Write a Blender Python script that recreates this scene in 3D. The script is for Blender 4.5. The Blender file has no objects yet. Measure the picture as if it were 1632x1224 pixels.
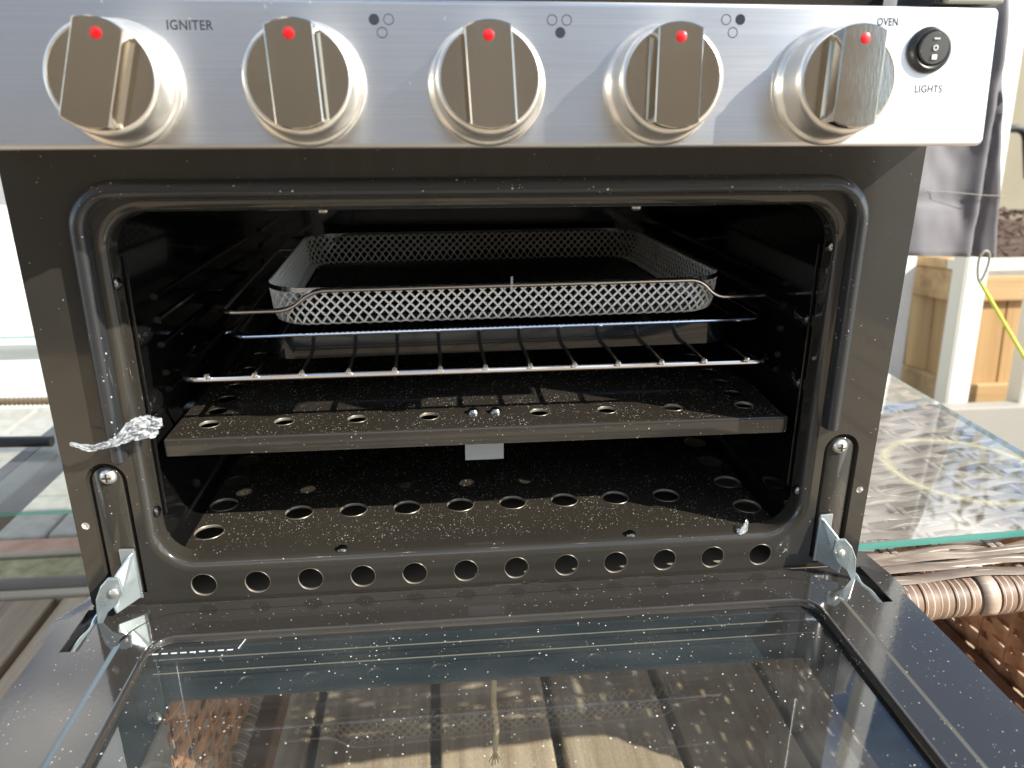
import bpy, bmesh, math, random
from mathutils import Vector, Matrix, noise
R = math.radians
random.seed(7)
scn = bpy.context.scene
col = scn.collection

# ---------------------------------------------------------------- camera
cam_d = bpy.data.cameras.new('camera'); cam = bpy.data.objects.new('camera', cam_d); col.objects.link(cam)
cr, cu, cd = Vector((.995398, -.095823, -.000948)), Vector((.032378, .326986, .944474)), Vector((.090193, .940159, -.328584))
m = Matrix.Identity(4)
for i in range(3):
    m[i][0], m[i][1], m[i][2] = cr[i], cu[i], -cd[i]
m.translation = (-.02728, -.42709, .28383)
cam.matrix_world = m
cam_d.sensor_width = 36; cam_d.lens = 36 * 1212.8 / 1632
cam_d.clip_start = .01; cam_d.clip_end = 300
cam_d.dof.use_dof = True; cam_d.dof.focus_distance = .50; cam_d.dof.aperture_fstop = 9.0
scn.camera = cam

# ---------------------------------------------------------------- light
SUN = Vector((1.22, -.733, 1.0)).normalized()
world = bpy.data.worlds.new('World'); scn.world = world; world.use_nodes = True
wt = world.node_tree; wt.nodes.clear()
sky = wt.nodes.new('ShaderNodeTexSky'); sky.sky_type = 'NISHITA'; sky.sun_disc = False
sky.ozone_density = 2.0; sky.dust_density = .8; sky.air_density = .9; sky.sun_elevation = math.asin(SUN.z); sky.sun_rotation = math.atan2(SUN.x, SUN.y)
tc = wt.nodes.new('ShaderNodeTexCoord'); mp = wt.nodes.new('ShaderNodeMapping'); mp.inputs['Scale'].default_value = (1, 1, 2.2); mp.inputs['Location'].default_value = (5.2, 4.4, 0)
cn = wt.nodes.new('ShaderNodeTexNoise'); cn.inputs['Scale'].default_value = 2.6; cn.inputs['Detail'].default_value = 6
cramp = wt.nodes.new('ShaderNodeValToRGB'); cramp.color_ramp.elements[0].position = .49; cramp.color_ramp.elements[1].position = .66
cmix = wt.nodes.new('ShaderNodeMix'); cmix.data_type = 'RGBA'; cmix.inputs[7].default_value = (11, 10.7, 10.2, 1)
bg = wt.nodes.new('ShaderNodeBackground'); bg.inputs[1].default_value = .14
wo = wt.nodes.new('ShaderNodeOutputWorld')
L = wt.links.new
L(tc.outputs['Generated'], mp.inputs[0]); L(mp.outputs[0], cn.inputs[0]); L(cn.outputs[0], cramp.inputs[0])
tint = wt.nodes.new('ShaderNodeMix'); tint.data_type = 'RGBA'; tint.blend_type = 'MULTIPLY'; tint.inputs[0].default_value = 1; tint.inputs[7].default_value = (.92, 1, .97, 1)
L(sky.outputs[0], tint.inputs[6]); L(cramp.outputs[0], cmix.inputs[0]); L(tint.outputs[2], cmix.inputs[6]); L(cmix.outputs[2], bg.inputs[0]); L(bg.outputs[0], wo.inputs[0])
sd = bpy.data.lights.new('sun', 'SUN'); sd.energy = 5.0; sd.angle = R(.55); sd.color = (1, .95, .86)
so = bpy.data.objects.new('sun', sd); col.objects.link(so)
so.rotation_euler = SUN.to_track_quat('Z', 'Y').to_euler(); so.location = (3, -2, 3)
scn.view_settings.view_transform = 'Standard'; scn.view_settings.look = 'None'
scn.view_settings.exposure = .80; scn.view_settings.gamma = 1; scn.view_settings.use_curve_mapping = False
scn.render.engine = 'CYCLES'
try:
    scn.cycles.max_bounces = 14; scn.cycles.transparent_max_bounces = 24; scn.cycles.glossy_bounces = 7
except Exception: pass

# ---------------------------------------------------------------- materials
class NT:
    def __init__(s, name):
        s.m = bpy.data.materials.new(name); s.m.use_nodes = True; s.t = s.m.node_tree
        s.b = s.t.nodes['Principled BSDF']; s.out = s.t.nodes['Material Output']
        s.co = s.n('ShaderNodeTexCoord').outputs['Object']
    def n(s, k, **kw):
        x = s.t.nodes.new(k)
        for a, v in kw.items(): setattr(x, a, v)
        return x
    def l(s, a, b): s.t.links.new(a, b)
    def noise(s, scale, detail=3, vec=None, stretch=None, rough=.5):
        x = s.n('ShaderNodeTexNoise'); x.inputs['Scale'].default_value = scale; x.inputs['Detail'].default_value = detail
        x.inputs['Roughness'].default_value = rough
        v = vec or s.co
        if stretch:
            mm = s.n('ShaderNodeMapping'); mm.inputs['Scale'].default_value = stretch; s.l(v, mm.inputs[0]); v = mm.outputs[0]
        s.l(v, x.inputs[0]); return x.outputs[0]
    def ramp(s, f, stops):
        x = s.n('ShaderNodeValToRGB'); e = x.color_ramp.elements
        e[0].position, e[0].color = stops[0][0], (*stops[0][1], 1); e[1].position, e[1].color = stops[-1][0], (*stops[-1][1], 1)
        for p, c in stops[1:-1]: k = e.new(p); k.color = (*c, 1)
        s.l(f, x.inputs[0]); return x.outputs[0]
    def math(s, op, a, b=None, c=None, clamp=False):
        x = s.n('ShaderNodeMath', operation=op, use_clamp=clamp)
        for i, v in enumerate((a, b, c)):
            if v is None: continue
            if isinstance(v, (int, float)): x.inputs[i].default_value = v
            else: s.l(v, x.inputs[i])
        return x.outputs[0]
    def mix(s, f, a, b):
        x = s.n('ShaderNodeMix', data_type='RGBA')
        for i, v in ((0, f), (6, a), (7, b)):
            if isinstance(v, (int, float)): x.inputs[i].default_value = v
            elif isinstance(v, tuple): x.inputs[i].default_value = (*v[:3], 1)
            else: s.l(v, x.inputs[i])
        return x.outputs[2]
    def bump(s, h, strength, dist=.001):
        x = s.n('ShaderNodeBump'); x.inputs['Strength'].default_value = strength; x.inputs['Distance'].default_value = dist
        s.l(h, x.inputs['Height']); s.l(x.outputs[0], s.b.inputs['Normal']); return x
    def set(s, **kw):
        for k, v in kw.items():
            i = s.b.inputs[k.replace('_', ' ')]
            if isinstance(v, tuple) and len(v) == 3: v = (*v, 1)
            if isinstance(v, (int, float, tuple)): i.default_value = v
            else: s.l(v, i)
        return s
    def dots(s, scale, rmin, rmax, dens, seed=0):
        """random specks: one per voronoi cell, size differs"""
        v = s.n('ShaderNodeTexVoronoi'); v.inputs['Scale'].default_value = scale
        mm = s.n('ShaderNodeMapping'); mm.inputs['Location'].default_value = (seed, seed * .7, seed * .3)
        wob = s.n('ShaderNodeVectorMath', operation='ADD'); nn = s.n('ShaderNodeTexNoise'); nn.inputs['Scale'].default_value = scale * 3
        sc = s.n('ShaderNodeVectorMath', operation='SCALE'); sc.inputs['Scale'].default_value = .5 / scale
        s.l(s.co, nn.inputs[0]); s.l(nn.outputs['Color'], sc.inputs[0]); s.l(s.co, wob.inputs[0]); s.l(sc.outputs[0], wob.inputs[1])
        s.l(wob.outputs[0], mm.inputs[0]); s.l(mm.outputs[0], v.inputs[0])
        sep = s.n('ShaderNodeSeparateColor'); s.l(v.outputs['Color'], sep.inputs[0])
        pw = s.math('POWER', sep.outputs[0], 4)
        rad = s.math('MULTIPLY_ADD', pw, rmax - rmin, rmin)
        inside = s.math('LESS_THAN', v.outputs['Distance'], rad)
        cl = s.noise(scale / 14, 2)
        th = s.math('MULTIPLY', s.math('POWER', s.math('MULTIPLY', cl, 2.0), 3.2), dens)
        keep = s.math('LESS_THAN', sep.outputs[1], th)
        return s.math('MULTIPLY', inside, keep)
    def up(s, lo=.15, hi=.6):
        g = s.n('ShaderNodeNewGeometry'); sp = s.n('ShaderNodeSeparateXYZ'); s.l(g.outputs['True Normal'], sp.inputs[0])
        x = s.n('ShaderNodeMapRange'); x.inputs[1].default_value = lo; x.inputs[2].default_value = hi; s.l(sp.outputs[2], x.inputs[0])
        return x.outputs[0]

def enamel(name, dsmall, dbig, base=(.0265, .024, .0195), rough=.08, haze=.35, coat=.4):
    k = NT(name)
    d1 = k.dots(680, .11, .30, dsmall, 3); d2 = k.dots(150, .018, .070, dbig, 11)
    d = k.math('MAXIMUM', d1, d2)
    film = k.ramp(k.noise(9, 5), [(.35, (0, 0, 0)), (.75, (1, 1, 1))])
    film = k.math('MULTIPLY', film, haze)
    c = k.mix(k.math('MULTIPLY', film, .25), base, (.10, .09, .075))
    c = k.mix(d, c, (.46, .44, .40))
    r = k.math('MULTIPLY_ADD', film, .16, rough)
    r = k.mix(d, r, (.9, .9, .9))
    k.set(Base_Color=c, Roughness=r, Coat_Weight=coat, Coat_Roughness=.04)
    k.set(Specular_IOR_Level=.5)
    k.bump(k.noise(260, 2), .05, .0006)
    return k.m

M = {}
M['enamel'] = enamel('black_enamel', .04, .02, haze=.5)
M['enamel_floor'] = enamel('dusty_black_enamel', .62, .25, base=(.028, .0238, .018), rough=.15, haze=.4)
M['enamel_door'] = enamel('door_black_enamel', .12, .03, base=(.030, .027, .024), rough=.07, haze=.3, coat=.6)
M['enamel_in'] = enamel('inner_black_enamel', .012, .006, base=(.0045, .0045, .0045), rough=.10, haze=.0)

def metal(name, colr, rough, aniso=0., tangent=None, scratch=0., metallic=1., stretch=(2, 900, 900), var=.0):
    k = NT(name); k.set(Base_Color=colr, Roughness=rough, Metallic=metallic)
    if var:
        f = k.noise(22, 5, stretch=(1, 3, 6)); k.set(Roughness=k.math('MULTIPLY_ADD', f, var, rough - var / 2))
    if aniso:
        k.set(Anisotropic=aniso); t = k.n('ShaderNodeTangent', direction_type='RADIAL', axis=tangent or 'Z'); k.l(t.outputs[0], k.b.inputs['Tangent'])
    if scratch:
        k.bump(k.noise(1, 3, stretch=stretch), scratch, .0004)
    return k.m
def brushed_panel():
    k = NT('brushed_steel')
    f = k.noise(30, 5, stretch=(.35, 4, 22)); g = k.noise(1, 2, stretch=(14, 400, 2600)); d = k.dots(300, .06, .3, .05, 5)
    c = k.mix(g, (.56, .57, .575), (.76, .76, .76)); c = k.mix(d, c, (.9, .9, .88))
    k.set(Base_Color=c, Metallic=1., Roughness=k.math('ADD', k.math('MULTIPLY_ADD', f, .10, .28), k.math('MULTIPLY', k.noise(26, 6), .10)), Anisotropic=.74, Anisotropic_Rotation=.25)
    t = k.n('ShaderNodeTangent', direction_type='RADIAL', axis='Z'); k.l(t.outputs[0], k.b.inputs['Tangent'])
    k.bump(g, .045, .0003); return k.m
M['steel'] = brushed_panel()
M['disc'] = metal('satin_knob_face', (.62, .565, .48), .11, scratch=.05, stretch=(1400, 1400, 10), var=.08)
M['chrome'] = metal('polished_metal', (.84, .81, .75), .33, metallic=.85, var=.1)
M['rod'] = metal('shaded_rod', (.24, .24, .25), .2)  # darker than the rack frame: shade over the rods put into the colour
M['wire'] = metal('bright_wire', (.80, .80, .82), .16)
M['mesh_dark'] = metal('shaded_steel_mesh', (.30, .29, .28), .4)  # darker copy for the basket floor; its shade is put into the colour
def mesh_mat():
    k = NT('lit_steel_mesh'); k.set(Base_Color=(.95, .93, .89), Metallic=.08, Roughness=.35); return k.m  # whitened copy for the basket walls; the light on them is in the colour
M['mesh'] = mesh_mat()
M['zinc'] = metal('zinc_plate', (.62, .70, .70), .30, metallic=.85, var=.25, scratch=.06, stretch=(300, 300, 300))
M['dark_metal'] = metal('dark_screw', (.35, .34, .33), .2)
M['cut_edge'] = metal('bare_cut_edge', (.24, .21, .17), .4, metallic=.5)
M['alu'] = metal('grey_frame_metal', (.30, .29, .24), .55, metallic=.1, var=.2)
M['brass'] = metal('copper_hose', (.66, .44, .24), .35, metallic=.4, var=.2)
def simple(name, c, rough=.5, c2=None, sc=20, bump=0, bs=80, det=4, **kw):
    k = NT(name)
    if c2: k.set(Base_Color=k.ramp(k.noise(sc, det), [(.3, c), (.7, c2)]))
    else: k.set(Base_Color=c)
    k.set(Roughness=rough, **kw)
    if bump: k.bump(k.noise(bs, 4), bump, .002)
    return k.m
def rubber():
    k = NT('black_rubber'); d = k.dots(500, .08, .35, .25, 2)
    k.set(Base_Color=k.mix(d, (.022, .024, .026), (.5, .5, .48)), Roughness=k.math('MULTIPLY_ADD', k.noise(60, 4), .2, .22), Coat_Weight=.4, Coat_Roughness=.12)
    k.bump(k.noise(700, 3), .12, .0004); return k.m
M['rubber'] = rubber()
M['black'] = simple('black_plastic', (.02, .02, .02), .35)
M['grey_rail'] = simple('dull_grey_rail', (.16, .14, .12), .75, (.24, .22, .18), 12)
M['rocker'] = simple('rocker_plastic', (.07, .07, .065), .25)
M['ink'] = simple('grey_print', (.035, .04, .05), .9, Specular_IOR_Level=.05)
M['white_ink'] = simple('white_print', (.8, .8, .78), .5)
M['red'] = simple('red_enamel', (.55, .005, .007), .3, Coat_Weight=.5)
M['tray'] = simple('tray_enamel', (.006, .0065, .007), .10, Coat_Weight=.2, Coat_Roughness=.03, bump=.03, bs=60)
M['white_paint'] = simple('white_post_paint', (.80, .80, .77), .4, (.72, .72, .69), 8)
M['cream_paint'] = simple('cream_paint', (.74, .68, .54), .5)
M['shaded_white'] = simple('shaded_beam_white', (.36, .335, .29), .6, (.32, .30, .26), 6)  # white beam greyed: shade on its front face put into the colour

def thin_glass(name, tint, dust=0., smear=.0, ring=None, refl=1.0, body=.0):
    k = NT(name); t = k.t
    tr = k.n('ShaderNodeBsdfTransparent'); tr.inputs[0].default_value = (*tint, 1)
    gl = k.n('ShaderNodeBsdfGlossy'); gl.inputs['Roughness'].default_value = .015; gl.inputs[0].default_value = (1, 1, 1, 1)
    fr = k.n('ShaderNodeFresnel'); ge = k.n('ShaderNodeNewGeometry'); k.l(k.math('MULTIPLY_ADD', ge.outputs['Backfacing'], 1 / 1.52 - 1.52, 1.52), fr.inputs[0])
    f2 = k.math('MULTIPLY', fr.outputs[0], 1.75 * refl, clamp=True)
    m1 = k.n('ShaderNodeMixShader'); k.l(f2, m1.inputs[0]); k.l(tr.outputs[0], m1.inputs[1]); k.l(gl.outputs[0], m1.inputs[2])
    df = k.n('ShaderNodeBsdfDiffuse'); df.inputs[0].default_value = (.75, .73, .68, 1)
    mask = None
    if dust:
        d = k.math('MAXIMUM', k.dots(560, .08, .26, dust, 21), k.dots(140, .02, .07, dust * .6, 8))
        mask = d
    if smear:
        s1 = k.ramp(k.noise(14, 6, stretch=(1, 2.5, 1)), [(.40, (0, 0, 0)), (.8, (1, 1, 1))])
        s1 = k.math('MULTIPLY_ADD', s1, smear, body)  # body: even milky veil, reflection haze put into the glass besides the smears
        mask = k.math('MAXIMUM', mask, s1) if mask is not None else s1
    if ring:
        cx, cy, rr_ = ring
        vm = k.n('ShaderNodeVectorMath', operation='DISTANCE'); sp = k.n('ShaderNodeSeparateXYZ'); k.l(k.co, sp.inputs[0])
        cb = k.n('ShaderNodeCombineXYZ'); k.l(sp.outputs[0], cb.inputs[0]); k.l(sp.outputs[1], cb.inputs[1])
        k.l(cb.outputs[0], vm.inputs[0]); vm.inputs[1].default_value = (cx, cy, 0)
        dd = k.math('ABSOLUTE', k.math('SUBTRACT', vm.outputs['Value'], rr_))
        dd = k.math('ADD', dd, k.math('MULTIPLY', k.noise(60, 4), .003))
        rg = k.math('MULTIPLY', k.math('SUBTRACT', 1, k.math('MULTIPLY', dd, 120), clamp=True), .38)
        df2 = k.n('ShaderNodeBsdfDiffuse'); df2.inputs[0].default_value = (.72, .66, .34, 1)
        mr = k.n('ShaderNodeMixShader'); k.l(rg, mr.inputs[0]); k.l(m1.outputs[0], mr.inputs[1]); k.l(df2.outputs[0], mr.inputs[2]); m1 = mr
    if mask is not None:
        m2 = k.n('ShaderNodeMixShader'); k.l(mask, m2.inputs[0]); k.l(m1.outputs[0], m2.inputs[1]); k.l(df.outputs[0], m2.inputs[2]); m1 = m2
    k.l(m1.outputs[0], k.out.inputs[0]); t.nodes.remove(k.b)
    return k.m
M['door_glass'] = thin_glass('door_glass', (.86, .90, .89), dust=.18, smear=.03, refl=1.0, body=.014)
M['outer_glass'] = thin_glass('outer_door_glass', (.86, .88, .86))
M['frit'] = simple('dark_printed_glass_border', (.020, .030, .036), .12)
RING = (.448, .166, .067)
M['table_glass'] = thin_glass('table_glass', (.93, .97, .95), dust=.03, smear=.10, ring=RING, body=.08, refl=1.2)
M['side_glass'] = thin_glass('side_table_glass', (.86, .88, .84), smear=.12, body=.12, refl=.22)
k = NT('glass_edge'); k.set(Base_Color=(.10, .36, .31), Roughness=.15, Transmission_Weight=.25); M['glass_edge'] = k.m
def film_mat():
    k = NT('clear_film'); tr = k.n('ShaderNodeBsdfTransparent'); tr.inputs[0].default_value = (.93, .94, .95, 1)
    gl = k.n('ShaderNodeBsdfGlossy'); gl.inputs['Roughness'].default_value = .16
    df = k.n('ShaderNodeBsdfDiffuse'); df.inputs[0].default_value = (.85, .87, .9, 1)
    lw = k.n('ShaderNodeLayerWeight'); lw.inputs[0].default_value = .52
    a = k.n('ShaderNodeMixShader'); k.l(lw.outputs['Facing'], a.inputs[0]); k.l(tr.outputs[0], a.inputs[1]); k.l(gl.outputs[0], a.inputs[2])
    b = k.n('ShaderNodeMixShader'); b.inputs[0].default_value = .34; k.l(a.outputs[0], b.inputs[1]); k.l(df.outputs[0], b.inputs[2])
    k.l(b.outputs[0], k.out.inputs[0]); k.t.nodes.remove(k.b); return k.m
M['film'] = film_mat()
def wood(name, a, b, c, axis=1, sc=1., rough=.65, random_tone=.35):
    k = NT(name)
    oi = k.n('ShaderNodeObjectInfo')
    off = k.n('ShaderNodeVectorMath', operation='SCALE'); cb = k.n('ShaderNodeCombineXYZ')
    for i in range(3): k.l(oi.outputs['Random'], cb.inputs[i])
    k.l(cb.outputs[0], off.inputs[0]); off.inputs['Scale'].default_value = 37
    ad = k.n('ShaderNodeVectorMath', operation='ADD'); k.l(k.co, ad.inputs[0]); k.l(off.outputs[0], ad.inputs[1])
    st = [55 * sc, 55 * sc, 55 * sc]; st[axis] = 2.2 * sc
    f = k.noise(1, 6, vec=ad.outputs[0], stretch=tuple(st), rough=.62)
    st2 = [400 * sc] * 3; st2[axis] = 12 * sc
    g = k.noise(1, 3, vec=ad.outputs[0], stretch=tuple(st2))
    cc = k.ramp(f, [(.30, a), (.5, b), (.72, c)])
    hs = k.n('ShaderNodeHueSaturation'); k.l(cc, hs.inputs['Color']); k.l(k.math('MULTIPLY_ADD', oi.outputs['Random'], random_tone, 1 - random_tone / 2), hs.inputs['Value'])
    c3 = k.mix(k.math('MULTIPLY', g, .35), hs.outputs[0], a)
    k.set(Base_Color=c3, Roughness=rough); k.bump(g, .35, .0015); return k.m
M['deck'] = wood('deck_wood', (.24, .17, .11), (.42, .325, .225), (.58, .47, .34))
M['rail'] = wood('weathered_rail', (.30, .25, .18), (.45, .39, .30), (.6, .53, .42), axis=0)
M['fence'] = wood('cedar_board', (.30, .17, .065), (.44, .27, .11), (.56, .37, .17), axis=2, sc=.5)
M['fence_h'] = wood('cedar_rail', (.32, .19, .08), (.48, .31, .14), (.60, .42, .21), axis=0, sc=.5)
M['added_fence_wood'] = wood('added_fence_brown', (.24, .18, .12), (.36, .28, .20), (.46, .37, .27), axis=2, sc=.3)
def wicker(name, a, b, c, st=(14, 420, 1), cream=(.66, .59, .48)):
    k = NT(name); oi = k.n('ShaderNodeObjectInfo')
    f = k.noise(1, 4, stretch=(18, 60, 60)); cc = k.ramp(f, [(.3, a), (.52, b), (.75, c)])
    hs = k.n('ShaderNodeHueSaturation'); k.l(cc, hs.inputs['Color']); k.l(k.math('MULTIPLY_ADD', oi.outputs['Random'], .6, .7), hs.inputs['Value'])
    
    ln = k.ramp(k.noise(1, 2, stretch=st), [(.60, (0, 0, 0)), (.66, (1, 1, 1))])  # pale streaks along each strand: highlights put into the colour
    k.set(Base_Color=k.mix(k.math('MULTIPLY', ln, .8), hs.outputs[0], cream), Roughness=.58); k.bump(k.noise(1, 3, stretch=(60, 500, 500)), .3, .001); return k.m
M['wicker'] = wicker('brown_wicker', (.14, .10, .075), (.25, .19, .145), (.38, .31, .245))
M['wicker_glow'] = wicker('sunlit_wicker', (.24, .11, .055), (.38, .19, .10), (.50, .28, .16), st=(1, 14, 420), cream=(.55, .33, .2))  # orange copy of the brown wicker: sun glow put into its colour
k = NT('wrapped_cane'); oi = k.n('ShaderNodeObjectInfo'); sp = k.n('ShaderNodeSeparateXYZ'); k.l(k.co, sp.inputs[0])
cc = k.ramp(k.noise(1, 4, stretch=(30, 30, 30)), [(.3, (.11, .065, .042)), (.55, (.20, .125, .085)), (.8, (.30, .20, .14))])
hs = k.n('ShaderNodeHueSaturation'); k.l(cc, hs.inputs['Color']); k.l(k.math('MULTIPLY_ADD', oi.outputs['Random'], .7, .6), hs.inputs['Value'])
ax = sp.outputs[0]; l1 = k.math('LESS_THAN', k.math('ABSOLUTE', k.math('SUBTRACT', ax, .0012)), .00045); l2 = k.math('LESS_THAN', k.math('ABSOLUTE', k.math('ADD', ax, .0038)), .0003)
k.set(Base_Color=k.mix(k.math('MULTIPLY', k.math('MAXIMUM', l1, l2), .75), hs.outputs[0], (.55, .47, .36)), Roughness=.55); k.bump(k.noise(700, 2), .2, .0005); M['wrap'] = k.m
M['beam'] = simple('brown_wood_beam', (.12, .06, .03), .5, (.18, .09, .05), 12, bump=.2)
M['paver'] = simple('grey_paver', (.40, .38, .33), .85, (.54, .51, .45), 40, bump=.5, bs=160)
M['brick'] = simple('red_brick', (.50, .28, .20), .9, (.60, .40, .30), 30, bump=.5, bs=120)
M['pale'] = simple('pale_concrete', (.62, .60, .55), .85, (.72, .70, .65), 5, bump=.2)
M['moss'] = simple('mossy_edging', (.22, .23, .09), .95, (.50, .44, .28), 45, bump=.8, bs=200, det=8)
M['ground'] = simple('ground_soil', (.22, .21, .19), .95, (.32, .31, .29), 12, bump=.5)
M['stone'] = simple('grey_stone', (.16, .16, .17), .8, (.34, .34, .36), 25, bump=.3)
M['mulch'] = simple('bark_mulch', (.06, .035, .022), .9, (.15, .09, .06), 60)
M['tan_wall'] = simple('tan_wall', (.34, .29, .20), .8, (.28, .24, .17), 3)
M['teal'] = simple('teal_plastic', (.10, .18, .17), .5)
M['leaf'] = simple('green_leaf', (.035, .075, .02), .5, (.09, .13, .035), 1.5)
M['bark'] = simple('bark', (.12, .09, .06), .9)
M['cord'] = simple('lime_cord', (.55, .62, .08), .6)
M['twine'] = simple('tan_twine', (.5, .42, .28), .9)
def cloth():
    k = NT('grey_outdoor_fabric')
    f = k.noise(9, 5); w = k.noise(1, 2, stretch=(900, 900, 500))
    c = k.mix(f, (.075, .069, .077), (.112, .104, .112)); c = k.mix(k.math('MULTIPLY', w, .3), c, (.15, .142, .15))
    k.set(Base_Color=c, Roughness=.62, Sheen_Weight=.5); k.bump(w, .3, .001); return k.m
M['cloth'] = cloth()
M['galv'] = simple('bare_base_sheet', (.30, .25, .19), .45, (.22, .19, .15), 14, metallic=0) if False else simple('bare_base_sheet', (.30, .25, .19), .45, (.22, .19, .15), 14)

# ---------------------------------------------------------------- helpers
def mkobj(name, verts, faces, mat, parent=None, smooth=True, bevel=0, angle=35, label=None):
    me = bpy.data.meshes.new(name); me.from_pydata([tuple(v) for v in verts], [], faces); me.validate(clean_customdata=False); me.update()
    if mat is not None: me.materials.append(M[mat] if isinstance(mat, str) else mat)
    if smooth:
        me.polygons.foreach_set('use_smooth', [True] * len(me.polygons)); me.set_sharp_from_angle(angle=R(angle))
    o = bpy.data.objects.new(name, me); col.objects.link(o)
    if parent: o.parent = parent
    if bevel:
        b = o.modifiers.new('bevel', 'BEVEL'); b.width = bevel; b.segments = 2; b.limit_method = 'ANGLE'; b.harden_normals = False
    if label: o['label'] = label
    return o
class MB:
    def __init__(s): s.v = []; s.f = []
    def add(s, vs, fs):
        n = len(s.v); s.v += [Vector(v) for v in vs]; s.f += [tuple(i + n for i in f) for f in fs]; return s
    def box(s, a, b):
        x0, y0, z0 = a; x1, y1, z1 = b
        return s.add([(x0, y0, z0), (x1, y0, z0), (x1, y1, z0), (x0, y1, z0), (x0, y0, z1), (x1, y0, z1), (x1, y1, z1), (x0, y1, z1)],
                     [(0, 3, 2, 1), (4, 5, 6, 7), (0, 1, 5, 4), (1, 2, 6, 5), (2, 3, 7, 6), (3, 0, 4, 7)])
    def loft(s, loops, closed=True, cap0=False, cap1=False):
        n = len(loops[0]); vs = [p for l in loops for p in l]; fs = []
        for i in range(len(loops) - 1):
            for j in range(n if closed else n - 1):
                a = i * n + j; b = i * n + (j + 1) % n; fs.append((a, b, b + n, a + n))
        if cap0: fs.append(tuple(reversed(range(n))))
        if cap1: fs.append(tuple(range((len(loops) - 1) * n, len(loops) * n)))
        return s.add(vs, fs)
    def tube(s, pts, r, n=8, closed=False, cap=True, flat=1.):
        pts = [Vector(p) for p in pts]; m_ = len(pts); loops = []
        up = Vector((0, 0, 1)); prev = None
        for i, p in enumerate(pts):
            if closed: t = (pts[(i + 1) % m_] - pts[i - 1]).normalized()
            else: t = (pts[min(i + 1, m_ - 1)] - pts[max(i - 1, 0)]).normalized()
            if prev is None:
                a = up if abs(t.dot(up)) < .9 else Vector((1, 0, 0)); u = (a - t * a.dot(t)).normalized()
            else: u = (prev - t * prev.dot(t)).normalized()
            prev = u; w = t.cross(u); rr_ = r[i] if isinstance(r, (list, tuple)) else r
            loops.append([p + (u * math.cos(q) * flat + w * math.sin(q)) * rr_ for q in [2 * math.pi * j / n for j in range(n)]])
        if closed: loops.append(loops[0])
        return s.loft(loops, cap0=cap and not closed, cap1=cap and not closed)
    def lathe(s, prof, f, n=48, cap=True):
        """prof: (r, h); f maps (x, y, h) to a point"""
        loops = [[f(r * math.cos(2 * math.pi * j / n), r * math.sin(2 * math.pi * j / n), h) for j in range(n)] for r, h in prof]
        return s.loft(loops, cap1=cap)
    def build(s, name, mat, parent=None, **kw): return mkobj(name, s.v, s.f, mat, parent, **kw)
def bx(name, a, b, mat, parent=None, bevel=.0008, **kw):
    return MB().box(a, b).build(name, mat, parent, smooth=False, bevel=bevel, **kw)
def rr(cx, cy, hx, hy, r, n=10):
    out = []
    for (sx, sy, a0) in ((1, 1, 0), (-1, 1, 90), (-1, -1, 180), (1, -1, 270)):
        for i in range(n + 1):
            a = R(a0 + 90 * i / n); out.append((cx + sx * (hx - r) + r * math.cos(a), cy + sy * (hy - r) + r * math.sin(a)))
    return out
def circ(cx, cy, r, n=28): return [(cx + r * math.cos(2 * math.pi * i / n), cy + r * math.sin(2 * math.pi * i / n)) for i in range(n)]
def plate(name, outer, holes, f, t, mat, parent=None, back=True, **kw):
    """sheet with real holes; f maps (u, v, depth) to a point; front at depth 0, back at depth t"""
    bm = bmesh.new(); loops = []
    for lp in [outer] + holes:
        vs = [bm.verts.new((u, v, 0)) for u, v in lp]; loops.append(vs)
        for i in range(len(vs)): bm.edges.new((vs[i], vs[(i + 1) % len(vs)]))
    bmesh.ops.triangle_fill(bm, use_beauty=True, use_dissolve=False, edges=bm.edges[:])
    bm.verts.index_update(); V2 = [v.co.copy() for v in bm.verts]; F = [tuple(v.index for v in fa.verts) for fa in bm.faces]
    V = [f(v.x, v.y, 0) for v in V2]; mb = MB().add(V, F)
    if back: mb.add([f(v.x, v.y, t) for v in V2], [tuple(reversed(q)) for q in F])
    for lp in [outer] + holes: mb.loft([[f(u, v, 0) for u, v in lp], [f(u, v, t) for u, v in lp]])
    bm.free()
    o = mb.build(name, mat, parent, smooth=False, **kw)
    bm = bmesh.new(); bm.from_mesh(o.data); bmesh.ops.recalc_face_normals(bm, faces=bm.faces[:]); bm.to_mesh(o.data); bm.free()
    return o
def thing(name, label, cat, loc=(0, 0, 0), rot=(0, 0, 0), group=None):
    o = bpy.data.objects.new(name, None); o.empty_display_size = .02; col.objects.link(o); o.location = loc; o.rotation_euler = rot
    return tag(o, label, cat, group)
def tag(o, label, cat, group=None):
    o['label'] = label; o['category'] = cat
    if group: o['group'] = group
    return o
def struct(o, label=None): o['kind'] = 'structure'; return o
def fillet(pts, r, n=5):
    pts = [Vector(p) for p in pts]; out = [pts[0]]
    for i in range(1, len(pts) - 1):
        p = pts[i]; a = pts[i - 1] - p; b = pts[i + 1] - p; ra = min(r, a.length * .45, b.length * .45)
        A = p + a.normalized() * ra; B = p + b.normalized() * ra
        for j in range(n + 1):
            t = j / n; out.append(A * (1 - t) ** 2 + p * 2 * t * (1 - t) + B * t * t)
    out.append(pts[-1]); return out
def share(src, name, parent, loc=(0, 0, 0), rot=(0, 0, 0), scale=None):
    o = bpy.data.objects.new(name, src.data); col.objects.link(o); o.parent = parent; o.location = loc; o.rotation_euler = rot
    if scale: o.scale = scale
    for md in src.modifiers:
        if md.type == 'BEVEL':
            b = o.modifiers.new('bevel', 'BEVEL'); b.width = md.width; b.segments = md.segments; b.limit_method = 'ANGLE'
    return o

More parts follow.
